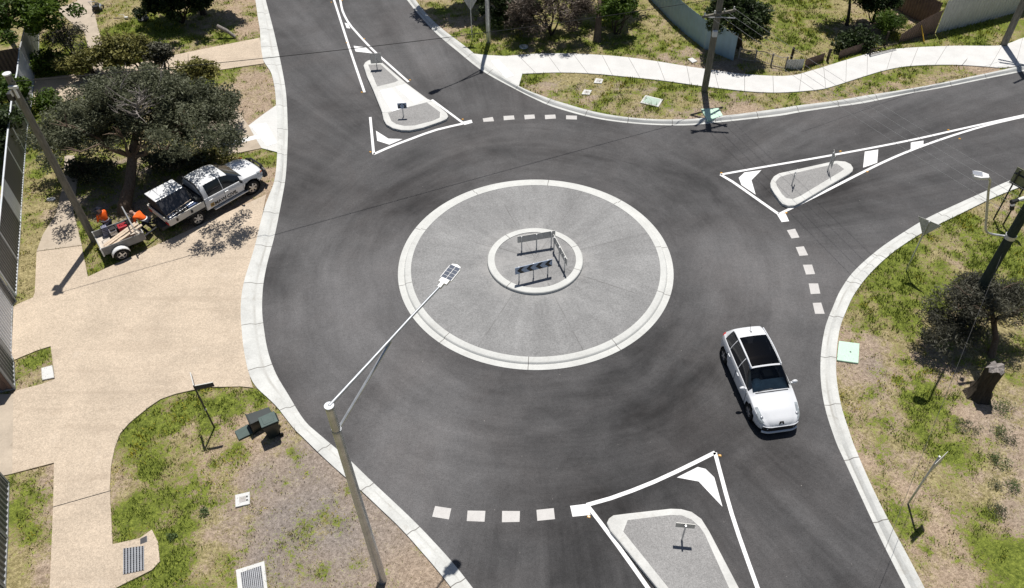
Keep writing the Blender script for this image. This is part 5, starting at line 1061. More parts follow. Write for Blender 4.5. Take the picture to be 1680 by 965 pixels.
# the rim box would close the mouth: build it as a frame
def frame_rim(root):
    mb = MB()
    for y, z, sy, sz in ((0, .03, .60, .05), (0, .68, .60, .05), (-.28, .355, .05, .62), (.28, .355, .05, .62)): mb.box((.445, y, z), (.05, sy, sz))
    mb.build('rim', M['bin'], root)
def fallen2(root):
    mb = MB(); vs = []
    for x, (w, d) in ((-.46, (.42, .50)), (.46, (.56, .66))):
        z0 = .02 if x > 0 else .08
        vs += [(x, -w/2, z0), (x, w/2, z0), (x, w/2, z0+d), (x, -w/2, z0+d)]
    ins = [(.46, p[1]*.9, .05+(p[2]-.02)*.9) for p in vs[4:]]+[(-.40, p[1]*.85, .10+(p[2]-.08)*.85) for p in vs[:4]]
    mb.add(vs+ins, [(3, 2, 1, 0), (0, 1, 5, 4), (1, 2, 6, 5), (2, 3, 7, 6), (3, 0, 4, 7), (4, 5, 9, 8), (5, 6, 10, 9), (6, 7, 11, 10), (7, 4, 8, 11), (8, 9, 13, 12), (9, 10, 14, 13), (10, 11, 15, 14), (11, 8, 12, 15), (12, 13, 14, 15)])
    mb.build('body', M['bin'], root, bevel=.012)
    mb = MB(); mb.slab([(.50, -.27, .05), (1.08, -.25, .03), (1.08, .25, .03), (.50, .27, .05)], (0, 0, 1), .05); mb.build('lid', M['binlid'], root, bevel=.015)
    for s in (-1, 1):
        m2 = MB(); m2.lathe([(.001, -.03), (.10, -.03), (.10, .03), (.001, .03)], (-.40, s*.24, .12), 'Y', 16); m2.build('wheel', M['rubber'], root, smooth=True)
fallen2(root); frame_rim(root); root.scale = (.92, .9, .9)
# ------------------------------------------------------------------ vehicles
def loft(L, keys, s_extra, classify, arches, root, mats, ws=.98, closed_rear=True):
    """body skinned over sections along its length; keys: dict name -> [(s, v)]; s runs from the nose"""
    base = np.linspace(0, L, 64); ss = np.unique(np.round(np.concatenate([base, np.array(s_extra)]), 4))
    keep = [ss[0]]
    for v in ss[1:]:
        if v-keep[-1] > .012: keep.append(v)
        elif v in np.round(s_extra, 4): keep[-1] = v
    ss = np.array(keep)
    def prof(k):
        x, y = zip(*keys[k]); d = np.linspace(0, L, 900); v = np.interp(d, x, y); w = int(900*.05/L)*2+1
        v = np.convolve(np.pad(v, w//2, 'edge'), np.hanning(w+2)[1:-1]/np.hanning(w+2)[1:-1].sum(), 'valid'); return np.interp(ss, d, v)
    zt, zs, w, wr, zb = (prof(k) for k in ('zt', 'zs', 'w', 'wr', 'zb'))
    rows = []
    for i, s in enumerate(ss):
        a = zt[i]-zs[i]; k = min(1, max(0, a/.5)); drop = .035+.035*k
        sec = [(w[i]*.90, zb[i]), (w[i]*.975, zb[i]+.06), (w[i]*.995, zb[i]+.33*(zs[i]-zb[i])), (w[i], zb[i]+.62*(zs[i]-zb[i])), (w[i]*.985, zs[i]-.07), (w[i]*.955, zs[i])]
        p, q = (w[i]*.93, zs[i]+.012), (wr[i], zt[i]-drop)
        for f in (0, .33, .66, 1.0):
            bul = .02*math.sin(f*math.pi)*k; sec.append((p[0]+(q[0]-p[0])*f+bul, p[1]+(q[1]-p[1])*f))
        sec += [(wr[i]*.90, zt[i]-drop*.45), (wr[i]*.62, zt[i]-.012), (wr[i]*.32, zt[i]-.003), (0, zt[i])]
        rows.append(sec)
    nr = len(rows[0]); V = []; 
    for i, s in enumerate(ss):
        for y, z in rows[i]: V.append([L/2-s, -y, z])
        for y, z in rows[i][:-1][::-1]: V.append([L/2-s, y, z])
    nc = 2*nr-1; V = np.array(V); cells = {}
    for i in range(len(ss)-1):
        for j in range(nc-1):
            jj = min(j, nc-2-j); q = (i*nc+j, i*nc+j+1, (i+1)*nc+j+1, (i+1)*nc+j); c = V[list(q)].mean(0); sm = (ss[i]+ss[i+1])/2
            dead = False
            if jj <= 4:
                for sa, ra, za in arches:
                    if (sm-sa)**2+(c[2]-za)**2 < (ra)**2: dead = True
            cells[(i, j)] = None if dead else classify(sm, jj, c)
    # draw the cut edge of each arch out to a true circle
    for (i, j), c in cells.items():
        if c is None: continue
        for (a, b) in ((1, 0), (-1, 0), (0, 1), (0, -1)):
            nb = cells.get((i+a, j+b), 0)
            if nb is None:
                for q in (i*nc+j, i*nc+j+1, (i+1)*nc+j+1, (i+1)*nc+j):
                    s = L/2-V[q, 0]
                    for sa, ra, za in arches:
                        dd_ = math.hypot(s-sa, V[q, 2]-za)
                        if .6*ra < dd_ < 1.06*ra and V[q, 2] > za-.2: f = ra/dd_; V[q, 0] = L/2-(sa+(s-sa)*f); V[q, 2] = za+(V[q, 2]-za)*f
    groups = {}
    for (i, j), c in cells.items():
        if c: groups.setdefault(c, []).append((i*nc+j, i*nc+j+1, (i+1)*nc+j+1, (i+1)*nc+j))
    groups['body'].append(tuple(range(nc)))
    if closed_rear: groups['body'].append(tuple(range((len(ss)-1)*nc, len(ss)*nc))[::-1])
    bodyo = None; made = {}
    for c in sorted(groups, key=lambda k: k != 'body'):
        idx = sorted({v for f in groups[c] for v in f}); mp = {v: k for k, v in enumerate(idx)}
        mb = MB(); mb.add([V[v] for v in idx], [tuple(mp[v] for v in f) for f in groups[c]])
        nm = c.split('|')[0]; o = mb.build(nm, M[mats[c]], root, smooth=True); made[c] = o
    return made
def wheel(root, x, y, r, wd, side, spokes=5):
    """side -1: outer face towards -y"""
    mb = MB(); h = wd/2; mb.lathe([(r*.62, -h), (r*.9, -h), (r*.99, -h*.7), (r, 0), (r*.99, h*.7), (r*.9, h), (r*.62, h)], (x, y, r), 'Y', 28, closed=True); w = mb.build('wheel', M['rubber'], root, smooth=True)
    rm = MB(); yo = y+side*h*.75; rm.lathe([(r*.66, side*h*.3), (r*.66, side*h*.1), (r*.57, side*h*.05), (r*.56, -side*h*.9)], (x, yo, r), 'Y', 28)
    for k in range(spokes):
        a = 2*math.pi*k/spokes+.3; d = Vector((math.cos(a), 0, math.sin(a))); n = Vector((-math.sin(a), 0, math.cos(a))); c = Vector((x, yo, r))
        rm.slab([c+n*r*.10, c+d*r*.6+n*r*.085, c+d*r*.6-n*r*.085, c-n*r*.10], (0, side, 0), .02)
    rm.lathe([(.001, side*.03), (r*.15, side*.025), (r*.17, 0)], (x, yo, r), 'Y', 14)
    rm.build('rim', M['chrome'], w, smooth=True)
    bk = MB(); bk.lathe([(.001, 0), (r*.56, 0)], (x, y+side*h*.1, r), 'Y', 20); bk.build('brake_disc', M['darkmetal'], w); return w
def mirror(root, x, y, z, s, mat):
    mb = MB(); mb.sphere((x, y+s*.10, z), .115, 12, 8, (.6, 1.0, .68)); mb.box((x+.01, y+s*.0, z-.03), (.06, .12, .05)); return mb.build('mirror', M[mat], root, smooth=True)
# --- the silver-white car leaving to the south
fw, rw = G(1227, 682), G(1188, 593); hd_ = (fw-rw).normalized(); left = Vector((-hd_.y, hd_.x, 0)); mid = (fw+rw)/2+left*.80
Lc = 4.40; ax_f, ax_r = .90, 3.61
car = thing('car', Vector((mid.x, mid.y, .0)), math.atan2(hd_.y, hd_.x), 'white hatchback wagon with black glass roof leaving the roundabout', 'car')
car.location -= hd_*((Lc/2-ax_f+Lc/2-ax_r)/2)
kc = {'zt': [(0, .50), (.03, .58), (.15, .68), (.5, .82), (.9, .91), (1.15, .955), (1.22, .99), (2.02, 1.46), (2.4, 1.54), (3.1, 1.56), (3.7, 1.52), (3.98, 1.42), (4.22, 1.08), (4.33, .92), (4.40, .80)],
      'zs': [(0, .46), (.1, .58), (.35, .69), (.8, .80), (1.2, .88), (2, .92), (3.4, .97), (4.1, .98), (4.3, .88), (4.4, .74)],
      'w': [(0, .46), (.06, .62), (.16, .73), (.35, .81), (.7, .86), (1.3, .88), (3.3, .88), (3.9, .86), (4.2, .80), (4.34, .70), (4.40, .60)],
      'wr': [(0, .34), (.1, .46), (.4, .58), (.9, .66), (1.15, .70), (1.3, .70), (2.02, .60), (3.1, .59), (3.9, .56), (4.25, .56), (4.4, .46)],
      'zb': [(0, .30), (.15, .22), (.6, .20), (3.7, .20), (4.2, .25), (4.4, .34)]}
def cls(s, j, c):
    if 1.24 < s < 2.00 and j >= 9: return 'windscreen'
    if 2.06 < s < 3.42 and j >= 10: return 'glass_roof'
    if 4.0 < s < 4.22 and j >= 10: return 'rear_window'
    if 6 <= j <= 8:
        if 1.38 < s < 2.44: return 'side_window|f'+('l' if c[1] > 0 else 'r')
        if 2.47 < s < 3.34: return 'side_window|r'+('l' if c[1] > 0 else 'r')
        if 3.37 < s < 3.90: return 'side_window|q'+('l' if c[1] > 0 else 'r')
    if (.14 < s < .50 and j in (4, 5, 6)) or (.30 < s < .72 and j in (6, 7)): return 'headlight|'+('l' if c[1] > 0 else 'r')
    if 4.12 < s < 4.36 and 4 <= j <= 6: return 'tail_light|'+('l' if c[1] > 0 else 'r')
    return 'body'
cm = {'body': 'silverpaint', 'windscreen': 'glass', 'glass_roof': 'roofglass', 'rear_window': 'tint', 'side_window|fl': 'tint', 'side_window|fr': 'tint', 'side_window|rl': 'tint', 'side_window|rr': 'tint', 'side_window|ql': 'tint', 'side_window|qr': 'tint', 'headlight|l': 'lampglass', 'headlight|r': 'lampglass', 'tail_light|l': 'red', 'tail_light|r': 'red'}
made = loft(Lc, kc, [1.24, 2.0, 2.06, 3.42, 4.0, 4.22, 1.38, 2.44, 2.47, 3.34, 3.37, 3.90, .14, .72, 4.12, 4.36], cls, [(ax_f, .37, .31), (ax_r, .37, .31)], car, cm)
X = lambda s: Lc/2-s
for s, sd in ((ax_f, -1), (ax_f, 1), (ax_r, -1), (ax_r, 1)): wheel(car, X(s), sd*.77, .315, .21, sd)
for sd in (-1, 1):
    mirror(car, X(1.50), sd*.90, .97, sd, 'silverpaint')
    for s in (2.25, 3.2): mb = MB(); mb.box((X(s), sd*.885, .82), (.17, .03, .035)); mb.build('door_handle', M['silverpaint'], car, bevel=.008)
    mb = MB(); mb.tube([(X(s), sd*(.585-.02*abs(s-2.8)), 1.475+.05*math.sin((s-2.0)/1.8*math.pi)) for s in np.linspace(2.0, 3.8, 9)], .022, 6); mb.build('roof_rail', M['silverpaint'], car, smooth=True)
    for s0 in (1.36, 2.45, 3.35):
        mb = MB(); mb.box((X(s0), sd*.878, .58), (.016, .012, .52)); mb.build('door_seam', M['darkmetal'], car)
itr = MB(); itr.box((X(2.6), 0, .50), (2.5, 1.50, .12)); itr.box((X(1.28), 0, .62), (.1, 1.5, .4)); itr.build('floor_pan', M['interior'], car)
dsh = MB(); dsh.slab([(X(1.22), -.68, .90), (X(1.80), -.70, .92), (X(1.80), .70, .92), (X(1.22), .68, .90)], (0, 0, -1), .16); dsh.sphere((X(1.72), -.36, .93), .17, 10, 6, (1, 1.1, .5)); dsh.build('dashboard', M['dashtrim'], car)
sw = MB(); sw.lathe([(.19+.018*math.cos(a), .018*math.sin(a)) for a in np.linspace(0, 2*math.pi, 8, endpoint=False)], (X(1.95), -.36, .98), 'X', 20, closed=True); sw.build('steering_wheel', M['black'], car, smooth=True)
for y in (-.36, .36):
    for s in (2.45, 3.3):
        st = MB(); st.box((X(s-.15), y, .66), (.5, .5, .16)); st.box((X(s+.12), y, .95), (.16, .48, .56), M=Matrix.Rotation(R_(-14), 3, 'Y')); st.box((X(s+.20), y, 1.28), (.1, .26, .16)); st.build('seat', M['interior'], car, bevel=.03)
nose_s = lambda y, e=.0: float(np.interp(abs(y), [0, .44, .55, .62, .70, .76], [-.012, -.012, .03, .055, .13, .22]))+e
ys = np.linspace(-.66, .66, 15)
gr = MB(); gr.add([(X(nose_s(y, 0)), y, z) for z in (.25, .475) for y in ys]+[(X(nose_s(y, .05)), y, z) for z in (.25, .475) for y in ys], [(k, k+1, 16+k, 15+k) for k in range(14)]+[(15+k, 16+k, 46+k, 45+k) for k in range(14)]); gr.build('grille', M['black'], car)
fb = MB(); fb.tube([(X(nose_s(y, -.004)), y, .49) for y in ys], .018, 6); fb.tube([(X(nose_s(y, .0)), y, .20) for y in ys], .05, 8); fb.build('bumper_trim', M['silverpaint'], car, smooth=True)
for sd in (-1, 1):
    lb_ = MB(); lb_.sphere((X(.34), sd*.66, .68), .075, 10, 6, (1, 1, .8)); lb_.build('headlamp_bulb', M['chrome'], car, smooth=True)
em = MB(); cxe = X(.03); ez = .60
em.slab([(cxe, -.10, ez-.05), (cxe, -.06, ez-.05), (cxe-.02, -.02, ez+.02), (cxe-.02, .02, ez+.02), (cxe, .06, ez-.05), (cxe, .10, ez-.05), (cxe-.05, .07, ez+.07), (cxe-.05, -.07, ez+.07)], (.8, 0, .6), .012); em.build('emblem', M['black'], car)
wp = MB(); wp.tube([(X(1.20), -.62, .965), (X(1.19), 0, .985), (X(1.20), .62, .965)], .016, 6); wp.tube([(X(1.24), -.5, .99), (X(1.28), .05, 1.03)], .01, 5); wp.build('wiper', M['black'], car)
an = MB(); an.tube([(X(3.62), 0, 1.52), (X(3.85), 0, 1.75)], .008, 5); an.sphere((X(3.62), 0, 1.535), .03, 8, 5); an.build('aerial', M['black'], car)
wl_ = MB()
for s in (ax_f, ax_r):
    for sd in (-1, 1): wl_.lathe([(.375, 0), (.365, -.3)], (X(s), sd*.86 if sd > 0 else -.56, .31), 'Y', 22); wl_.lathe([(.001, 0), (.37, 0)], (X(s), sd*.56, .31), 'Y', 22)
wl_.build('wheel_arch', M['black'], car)
# --- the white ute with open canopy
fw, rw = G(416.5, 317.5, .06), G(328, 368.5, .06); hd_ = (fw-rw).normalized(); left = Vector((-hd_.y, hd_.x, 0)); mid = (fw+rw)/2+left*.82
Lu = 3.36; uf = .86; WB_ = (fw-rw).length
ute = thing('utility_truck', Vector((mid.x, mid.y, .08)), math.atan2(hd_.y, hd_.x), 'white dual-cab ute with open canopy parked under the big tree', 'ute')
# ute frame: x=0 midway between axles; nose at WB/2+uf
nose = WB_/2+uf
cab = bpy.data.objects.new('cab', None)
ku = {'zt': [(0, .86), (.05, .96), (.2, 1.03), (.6, 1.10), (1.0, 1.14), (1.12, 1.17), (1.85, 1.66), (2.2, 1.76), (2.9, 1.78), (3.3, 1.74), (3.42, 1.70)],
      'zs': [(0, .80), (.15, .92), (.5, 1.0), (1.1, 1.06), (2.5, 1.10), (3.42, 1.12)], 'w': [(0, .62), (.08, .78), (.25, .88), (.6, .92), (3.3, .92), (3.42, .90)],
      'wr': [(0, .48), (.15, .62), (.6, .70), (1.12, .74), (1.85, .66), (2.9, .65), (3.42, .64)], 'zb': [(0, .52), (.3, .48), (.8, .45), (3.42, .45)]}
def clu(s, j, c):
    if 1.14 < s < 1.84 and j >= 9: return 'windscreen'
    if 6 <= j <= 8:
        if 1.34 < s < 2.28: return 'side_window|f'+('l' if c[1] > 0 else 'r')
        if 2.31 < s < 3.10: return 'side_window|r'+('l' if c[1] > 0 else 'r')
    if .10 < s < .42 and 4 <= j <= 6: return 'headlight|'+('l' if c[1] > 0 else 'r')
    return 'body'
cmu = {'body': 'carpaint', 'windscreen': 'tint', 'side_window|fl': 'tint', 'side_window|fr': 'tint', 'side_window|rl': 'tint', 'side_window|rr': 'tint', 'headlight|l': 'lampglass', 'headlight|r': 'lampglass'}
mu = loft(Lu, ku, [1.14, 1.84, 1.34, 2.28, 2.31, 3.10, .10, .42], clu, [(uf, .46, .42)], ute, cmu)
off = nose-Lu/2
for o in mu.values():
    for v in o.data.vertices: v.co.x += off
bpy.data.objects.remove(cab)
UX = lambda s: nose-s
for x in (WB_/2, -WB_/2):
    for sd in (-1, 1): wheel(ute, x, sd*.80, .385, .25, sd, 6)
for sd in (-1, 1):
    mirror(ute, UX(1.42), sd*.95, 1.16, sd, 'black')
    mb = MB(); mb.box((UX(2.1), sd*.93, .42), (1.9, .16, .06)); mb.build('side_step', M['chrome'], ute, bevel=.02)
    for s in (2.2, 3.05): mb = MB(); mb.box((UX(s), sd*.928, .97), (.2, .03, .05)); mb.build('door_handle', M['carpaint'], ute, bevel=.01)
    for s0 in (1.30, 2.31):
        mb = MB(); mb.box((UX(s0), sd*.920, .80), (.009, .012, .56)); mb.build('door_seam', M['darkmetal'], ute)
    mb = MB(); mb.slab([(UX(.10), sd*.80, .90), (UX(.26), sd*.885, .92), (UX(.26), sd*.885, .99), (UX(.12), sd*.80, .98)], (0, sd, 0), .012); mb.build('indicator', M['amberlens'], ute)
bb = MB(); bb.box((UX(-.06), 0, .58), (.22, 1.5, .26)); bb.tube([(UX(.0), -.82, .55), (UX(-.12), -.70, .60), (UX(-.14), -.45, .95), (UX(-.14), .45, .95), (UX(-.12), .70, .60), (UX(.0), .82, .55)], .05, 8); bb.tube([(UX(-.14), -.3, .6), (UX(-.14), -.3, .95)], .04, 8); bb.tube([(UX(-.14), .3, .6), (UX(-.14), .3, .95)], .04, 8); bb.tube([(UX(.05), -.86, .62), (UX(-.08), -.74, .82), (UX(-.1), -.55, .86)], .06, 8); bb.tube([(UX(.05), .86, .62), (UX(-.08), .74, .82), (UX(-.1), .55, .86)], .06, 8); bb.build('bull_bar', M['black'], ute, smooth=True)
wl_ = MB()
for sd in (-1, 1): wl_.lathe([(.001, 0), (.455, 0)], (WB_/2, sd*.58, .42), 'Y', 22); wl_.lathe([(.456, 0), (.446, -.3)], (WB_/2, .88 if sd > 0 else -.58, .42), 'Y', 22)
wl_.build('wheel_arch', M['black'], ute)
ch_ = MB(); ch_.box((UX(3.4)-.6, 0, .5), (3.0, .9, .16)); ch_.build('chassis', M['darkmetal'], ute)
tx0, tx1 = UX(Lu)-.05, UX(Lu)-1.86; tc = (tx0+tx1)/2; tl = tx0-tx1; TZ = .84
tr = MB(); tr.box((tc, 0, TZ-.04), (tl, 1.80, .07)); tr.build('tray_floor', M['tray'], ute)
for sd in (-1, 1):
    d_ = MB(); d_.box((tc, sd*.90, TZ+.12), (tl, .045, .30)); so = d_.build('drop_side', M['tray'], ute, bevel=.01)
    for f in (-.30, .12): mb = MB(); mb.box((tc+f*tl, sd*.93, TZ+.10), (.09, .04, .14)); mb.build('latch', M['black'], so)
    mb = MB(); mb.box((-WB_/2, sd*.86, TZ-.12), (1.0, .16, .05)); mb.build('mudguard', M['black'], ute)
tg = MB(); tg.box((tx1-.02, 0, TZ+.10), (.045, 1.84, .30)); tg.build('tailgate', M['tray'], ute, bevel=.01)
for sd in (-1, 1): mb = MB(); mb.box((tx1-.05, sd*.72, TZ+.02), (.03, .26, .12)); mb.build('tail_light', M['red'], ute)
cp = MB(); CZ = 1.70; cx0, cx1 = tx0-.34, tx1+.03; cc = (cx0+cx1)/2; cl_ = cx0-cx1; ye = -.10
cp.slab([(cx0, ye, CZ), (cx0, .86, CZ-.02), (cx1, .86, CZ-.02), (cx1, ye, CZ)], (0, 0, 1), .05)
cp.box((cc, .855, (CZ+TZ)/2), (cl_-.05, .03, CZ-TZ-.02)); cp.build('canopy', M['carpaint'], ute, bevel=.015)
for x in (cx0, cx1+.02): cp = MB(); cp.slab([(x, .84, TZ), (x, .84, CZ-.02), (x, ye, CZ-.02), (x, ye-.42, 1.15), (x, ye-.42, TZ)], (1, 0, 0), .02); cp.build('canopy_end', M['interior'], ute)
gl = MB(); gl.slab([(cx0, ye-.01, CZ+.02), (cx1+.02, ye-.01, CZ+.02), (cx1+.04, ye-.46, 1.12), (cx0-.02, ye-.46, 1.12)], (0, -1, .5), .015); gl.build('canopy_window', M['smoke'], ute)
for x in (cx0+.02, cx1): mb = MB(); mb.tube([(x, ye-.04, CZ+.02), (x, -.84, TZ+.28)], .022, 6); mb.build('gas_strut', M['darkmetal'], ute)
mb = MB(); mb.box((tx0-.16, 0, 1.08), (.26, 1.64, .46)); mb.build('dark_gap_block', M['interior'], ute, bevel=.02)  # dark block filling the gap between cab and canopy
hb = MB(); hb.box((tx0+.03, 0, 1.25), (.05, 1.7, .05)); hb.tube([(tx0+.03, -.88, TZ), (tx0+.03, -.86, 1.40), (tx0+.03, -.5, 1.82), (tx0+.03, .5, 1.82), (tx0+.03, .86, 1.40), (tx0+.03, .88, TZ)], .035, 8); hb.build('head_board', M['darkmetal'], ute, smooth=True)
# cargo under the canopy
def onute(x, y, z): return ute.matrix_basis @ Vector((x, y, z))
bpy.context.view_layer.update()
for x, y, sx, sy, sz, mt, lab in ((tc+.42, -.72, .5, .26, .34, 'bluebox', 'blue tool box in the ute tray nearest the cab'), (tc-.15, -.70, .46, .28, .30, 'black', 'black tool case in the middle of the ute tray'), (tc-.62, -.70, .36, .28, .26, 'bluebox', 'blue tool box in the ute tray nearest the tailgate')):
    p = onute(x, y, TZ); tt = thing('tool_box', p, ute.rotation_euler.z, lab, 'tool box', 'tool boxes in the ute tray')
    mb = MB(); mb.box((0, 0, sz/2), (sx, sy, sz)); mb.build('case', M[mt], tt, bevel=.02); mb = MB(); mb.tube([(-.12, 0, sz), (-.1, 0, sz+.05), (.1, 0, sz+.05), (.12, 0, sz)], .012, 6); mb.build('handle', M['galv'], tt)
for k, (y0, z0, mt, lab) in enumerate(((-.80, .40, 'galv', 'long steel bar lying across the tool boxes in the ute tray'), (-.62, .44, 'timber', 'pine length lying along the ute tray'))):
    mb = MB(); a, b_ = onute(tx1+.1, y0, TZ+z0-.12), onute(tx0-.4, y0+.05, TZ+z0); mb.tube([a, b_], .022, 6); tag(mb.build('bar', M[mt]), lab, 'bar')
# lettering on the near door side
def text(txt, size, mat, parent, loc, rot, name):
    cu = bpy.data.curves.new(name, 'FONT'); cu.body = txt; cu.size = size; cu.extrude = .003; cu.offset = .006
    to = bpy.data.objects.new('tmp_text', cu); COL.objects.link(to); dg = bpy.context.evaluated_depsgraph_get(); me = bpy.data.meshes.new_from_object(to.evaluated_get(dg)); bpy.data.objects.remove(to)
    me.materials.clear(); me.materials.append(M[mat]); o = bpy.data.objects.new(name, me); COL.objects.link(o); o.parent = parent; o.location = loc; o.rotation_euler = rot; return o
text('MAW CIVIL', .25, 'black', ute, (UX(2.94), -.930, .60), (R_(90), 0, 0), 'lettering')
mb = MB(); mb.box((UX(3.06), -.925, .70), (.19, .01, .19)); lo = mb.build('logo', M['gold'], ute)
mb = MB(); mb.box((UX(3.06), -.932, .70), (.11, .006, .04)); mb.box((UX(3.02), -.932, .70), (.03, .006, .12)); mb.build('logo_mark', M['darkmetal'], lo)
# --- trailer
wz = G(203.4, 424.5, .06); r0, r1 = G(168.6, 415.8, .85), G(232.6, 391, .85); hd_ = (r1-r0).normalized(); left = Vector((-hd_.y, hd_.x, 0))
tp = wz+left*.80; tang = math.atan2(hd_.y, hd_.x)
trl = thing('box_trailer', Vector((tp.x, tp.y, .08)), tang, 'grey steel box trailer with timber and tools, hitched behind the white ute', 'trailer')
x0 = (r0-tp).dot(hd_); x1 = x0+min(2.6, (r1-r0).length+.15); xc = (x0+x1)/2; tl = x1-x0; W2 = .70; FZ = .52; SZ = .84
mb = MB(); mb.box((xc, 0, FZ-.02), (tl, 2*W2, .05)); mb.build('floor', M['ply'], trl)
for sd in (-1, 1):
    mb = MB(); mb.box((xc, sd*W2, (FZ+SZ)/2-.03), (tl, .04, SZ-FZ+.06)); mb.tube([(x0, sd*W2, SZ), (x1, sd*W2, SZ)], .028, 8); mb.build('side_panel', M['trailer'], trl)
for x, h in ((x0, SZ), (x1, SZ)):
    mb = MB(); mb.box((x, 0, (FZ+h)/2-.03), (.04, 2*W2-.05, h-FZ+.06)) if x == x1 else mb.box((x, 0, FZ-.03), (.05, 2*W2-.05, .10)); mb.tube([(x, -W2, h if x == x1 else FZ+.02), (x, W2, h if x == x1 else FZ+.02)], .028, 8); mb.build('end_panel', M['greyback'], trl)
for sd in (-1, 1): mb = MB(); mb.tube([(x0, sd*W2, FZ-.1), (x0, sd*W2, SZ+.02)], .035, 8); mb.build('corner_post', M['whitemetal'], trl)
for sd in (-1, 1):
    wheel(trl, 0, sd*.86, .31, .19, sd, 4)
    mb = MB(); a = np.linspace(R_(12), R_(168), 9); vs = []
    for t_ in a: vs += [(.40*math.cos(t_), sd*.74, .31+.40*math.sin(t_)), (.40*math.cos(t_), sd*1.0, .31+.38*math.sin(t_))]
    mb.add(vs, [(2*i, 2*i+2, 2*i+3, 2*i+1) for i in range(8)]); o = mb.build('mudguard', M['whitemetal'], trl, smooth=True); q = o.modifiers.new('Solid', 'SOLIDIFY'); q.thickness = .02
mb = MB(); mb.tube([(x1, -.5, .5), (x1+1.0, 0, .48)], .04, 6); mb.tube([(x1, .5, .5), (x1+1.0, 0, .48)], .04, 6); mb.tube([(x1+.9, 0, .48), (x1+1.35, 0, .48)], .05, 6); mb.tube([(x1+.75, .06, .05), (x1+.75, .06, .75)], .03, 6); mb.build('drawbar', M['darkmetal'], trl)
mb = MB(); yl = (-W2, W2)
for y in yl: mb.tube([(x1-.28, y, SZ), (x1-.28, y, SZ+.62)], .03, 8); mb.tube([(x1-.02, y, SZ), (x1-.28, y, SZ+.4)], .025, 8)
mb.tube([(x1-.28, -W2-.15, SZ+.62), (x1-.28, W2+.15, SZ+.62)], .032, 8); mb.build('rack', M['galv'], trl, smooth=True)
mb = MB(); mb.box((xc, 0, .40), (tl*.95, .5, .08)); mb.tube([(0, -.86, .31), (0, .86, .31)], .035, 8); mb.build('axle', M['darkmetal'], trl)
bpy.context.view_layer.update()
def ontr(x, y, z): return trl.matrix_basis @ Vector((x, y, z))
for k, (y0, y1, z, lab) in enumerate(((-.50, -.30, FZ+.04, 'sawn pine board in the trailer nearest the wheel'), (-.32, -.12, FZ+.06, 'middle sawn pine board in the trailer'), (-.15, .0, FZ+.05, 'sawn pine board in the trailer nearest the tools'))):
    a, b = ontr(x0+.18, y0, z), ontr(x1+.12-.1*k, y1, z+.42); d = (b-a); m = d.to_track_quat('X', 'Z').to_matrix()
    mb = MB(); mb.box((a+b)/2, (d.length, .13, .05), M=m); tag(mb.build('timber_board', M['timber']), lab, 'board', 'pine boards in the trailer')
def obj_on(name, p, lab, cat, parts):
    t = thing(name, p, tang, lab, cat)
    for nm, mt, fn in parts: mb = MB(); fn(mb); mb.build(nm, M[mt], t, bevel=.015)
obj_on('fuel_can', ontr(x1-.62, .30, FZ+.03), 'red plastic fuel can in the trailer beside the rack', 'fuel can', [('can', 'redplastic', lambda m: m.box((0, 0, .2), (.42, .34, .36))), ('handle', 'redplastic', lambda m: m.tube([(-.12, 0, .38), (-.1, 0, .45), (.1, 0, .45), (.12, 0, .38)], .025, 6)), ('cap', 'black', lambda m: m.tube([(.15, 0, .38), (.15, 0, .44)], .04, 8))])
obj_on('plate_compactor', ontr(xc-.15, .30, FZ+.02), 'small silver and black engine machine in the middle of the trailer', 'machine', [('base_plate', 'darkmetal', lambda m: m.box((0, 0, .05), (.45, .35, .08))), ('engine', 'chrome', lambda m: m.box((0, 0, .22), (.3, .26, .24))), ('tank', 'black', lambda m: m.box((.02, 0, .38), (.24, .22, .1))), ('handle', 'darkmetal', lambda m: m.tube([(-.15, -.12, .15), (-.45, -.12, .55), (-.45, .12, .55), (-.15, .12, .15)], .018, 6))])
obj_on('canvas_bag', ontr(xc-.42, .58, FZ+.02), 'pale blue-grey bag standing in the trailer by the worker', 'bag', [('bag', 'denim', lambda m: m.box((0, 0, .24), (.3, .24, .46), taper=.8)), ('strap', 'denim', lambda m: m.tube([(-.1, 0, .46), (0, 0, .56), (.1, 0, .46)], .015, 6))])
obj_on('tool_crate', ontr(xc+.28, .48, FZ+.02), 'dark plastic tool crate in the trailer next to red can', 'crate', [('crate', 'black', lambda m: m.box((0, 0, .15), (.5, .34, .3))), ('lid', 'interior', lambda m: m.box((0, 0, .315), (.52, .36, .03)))])
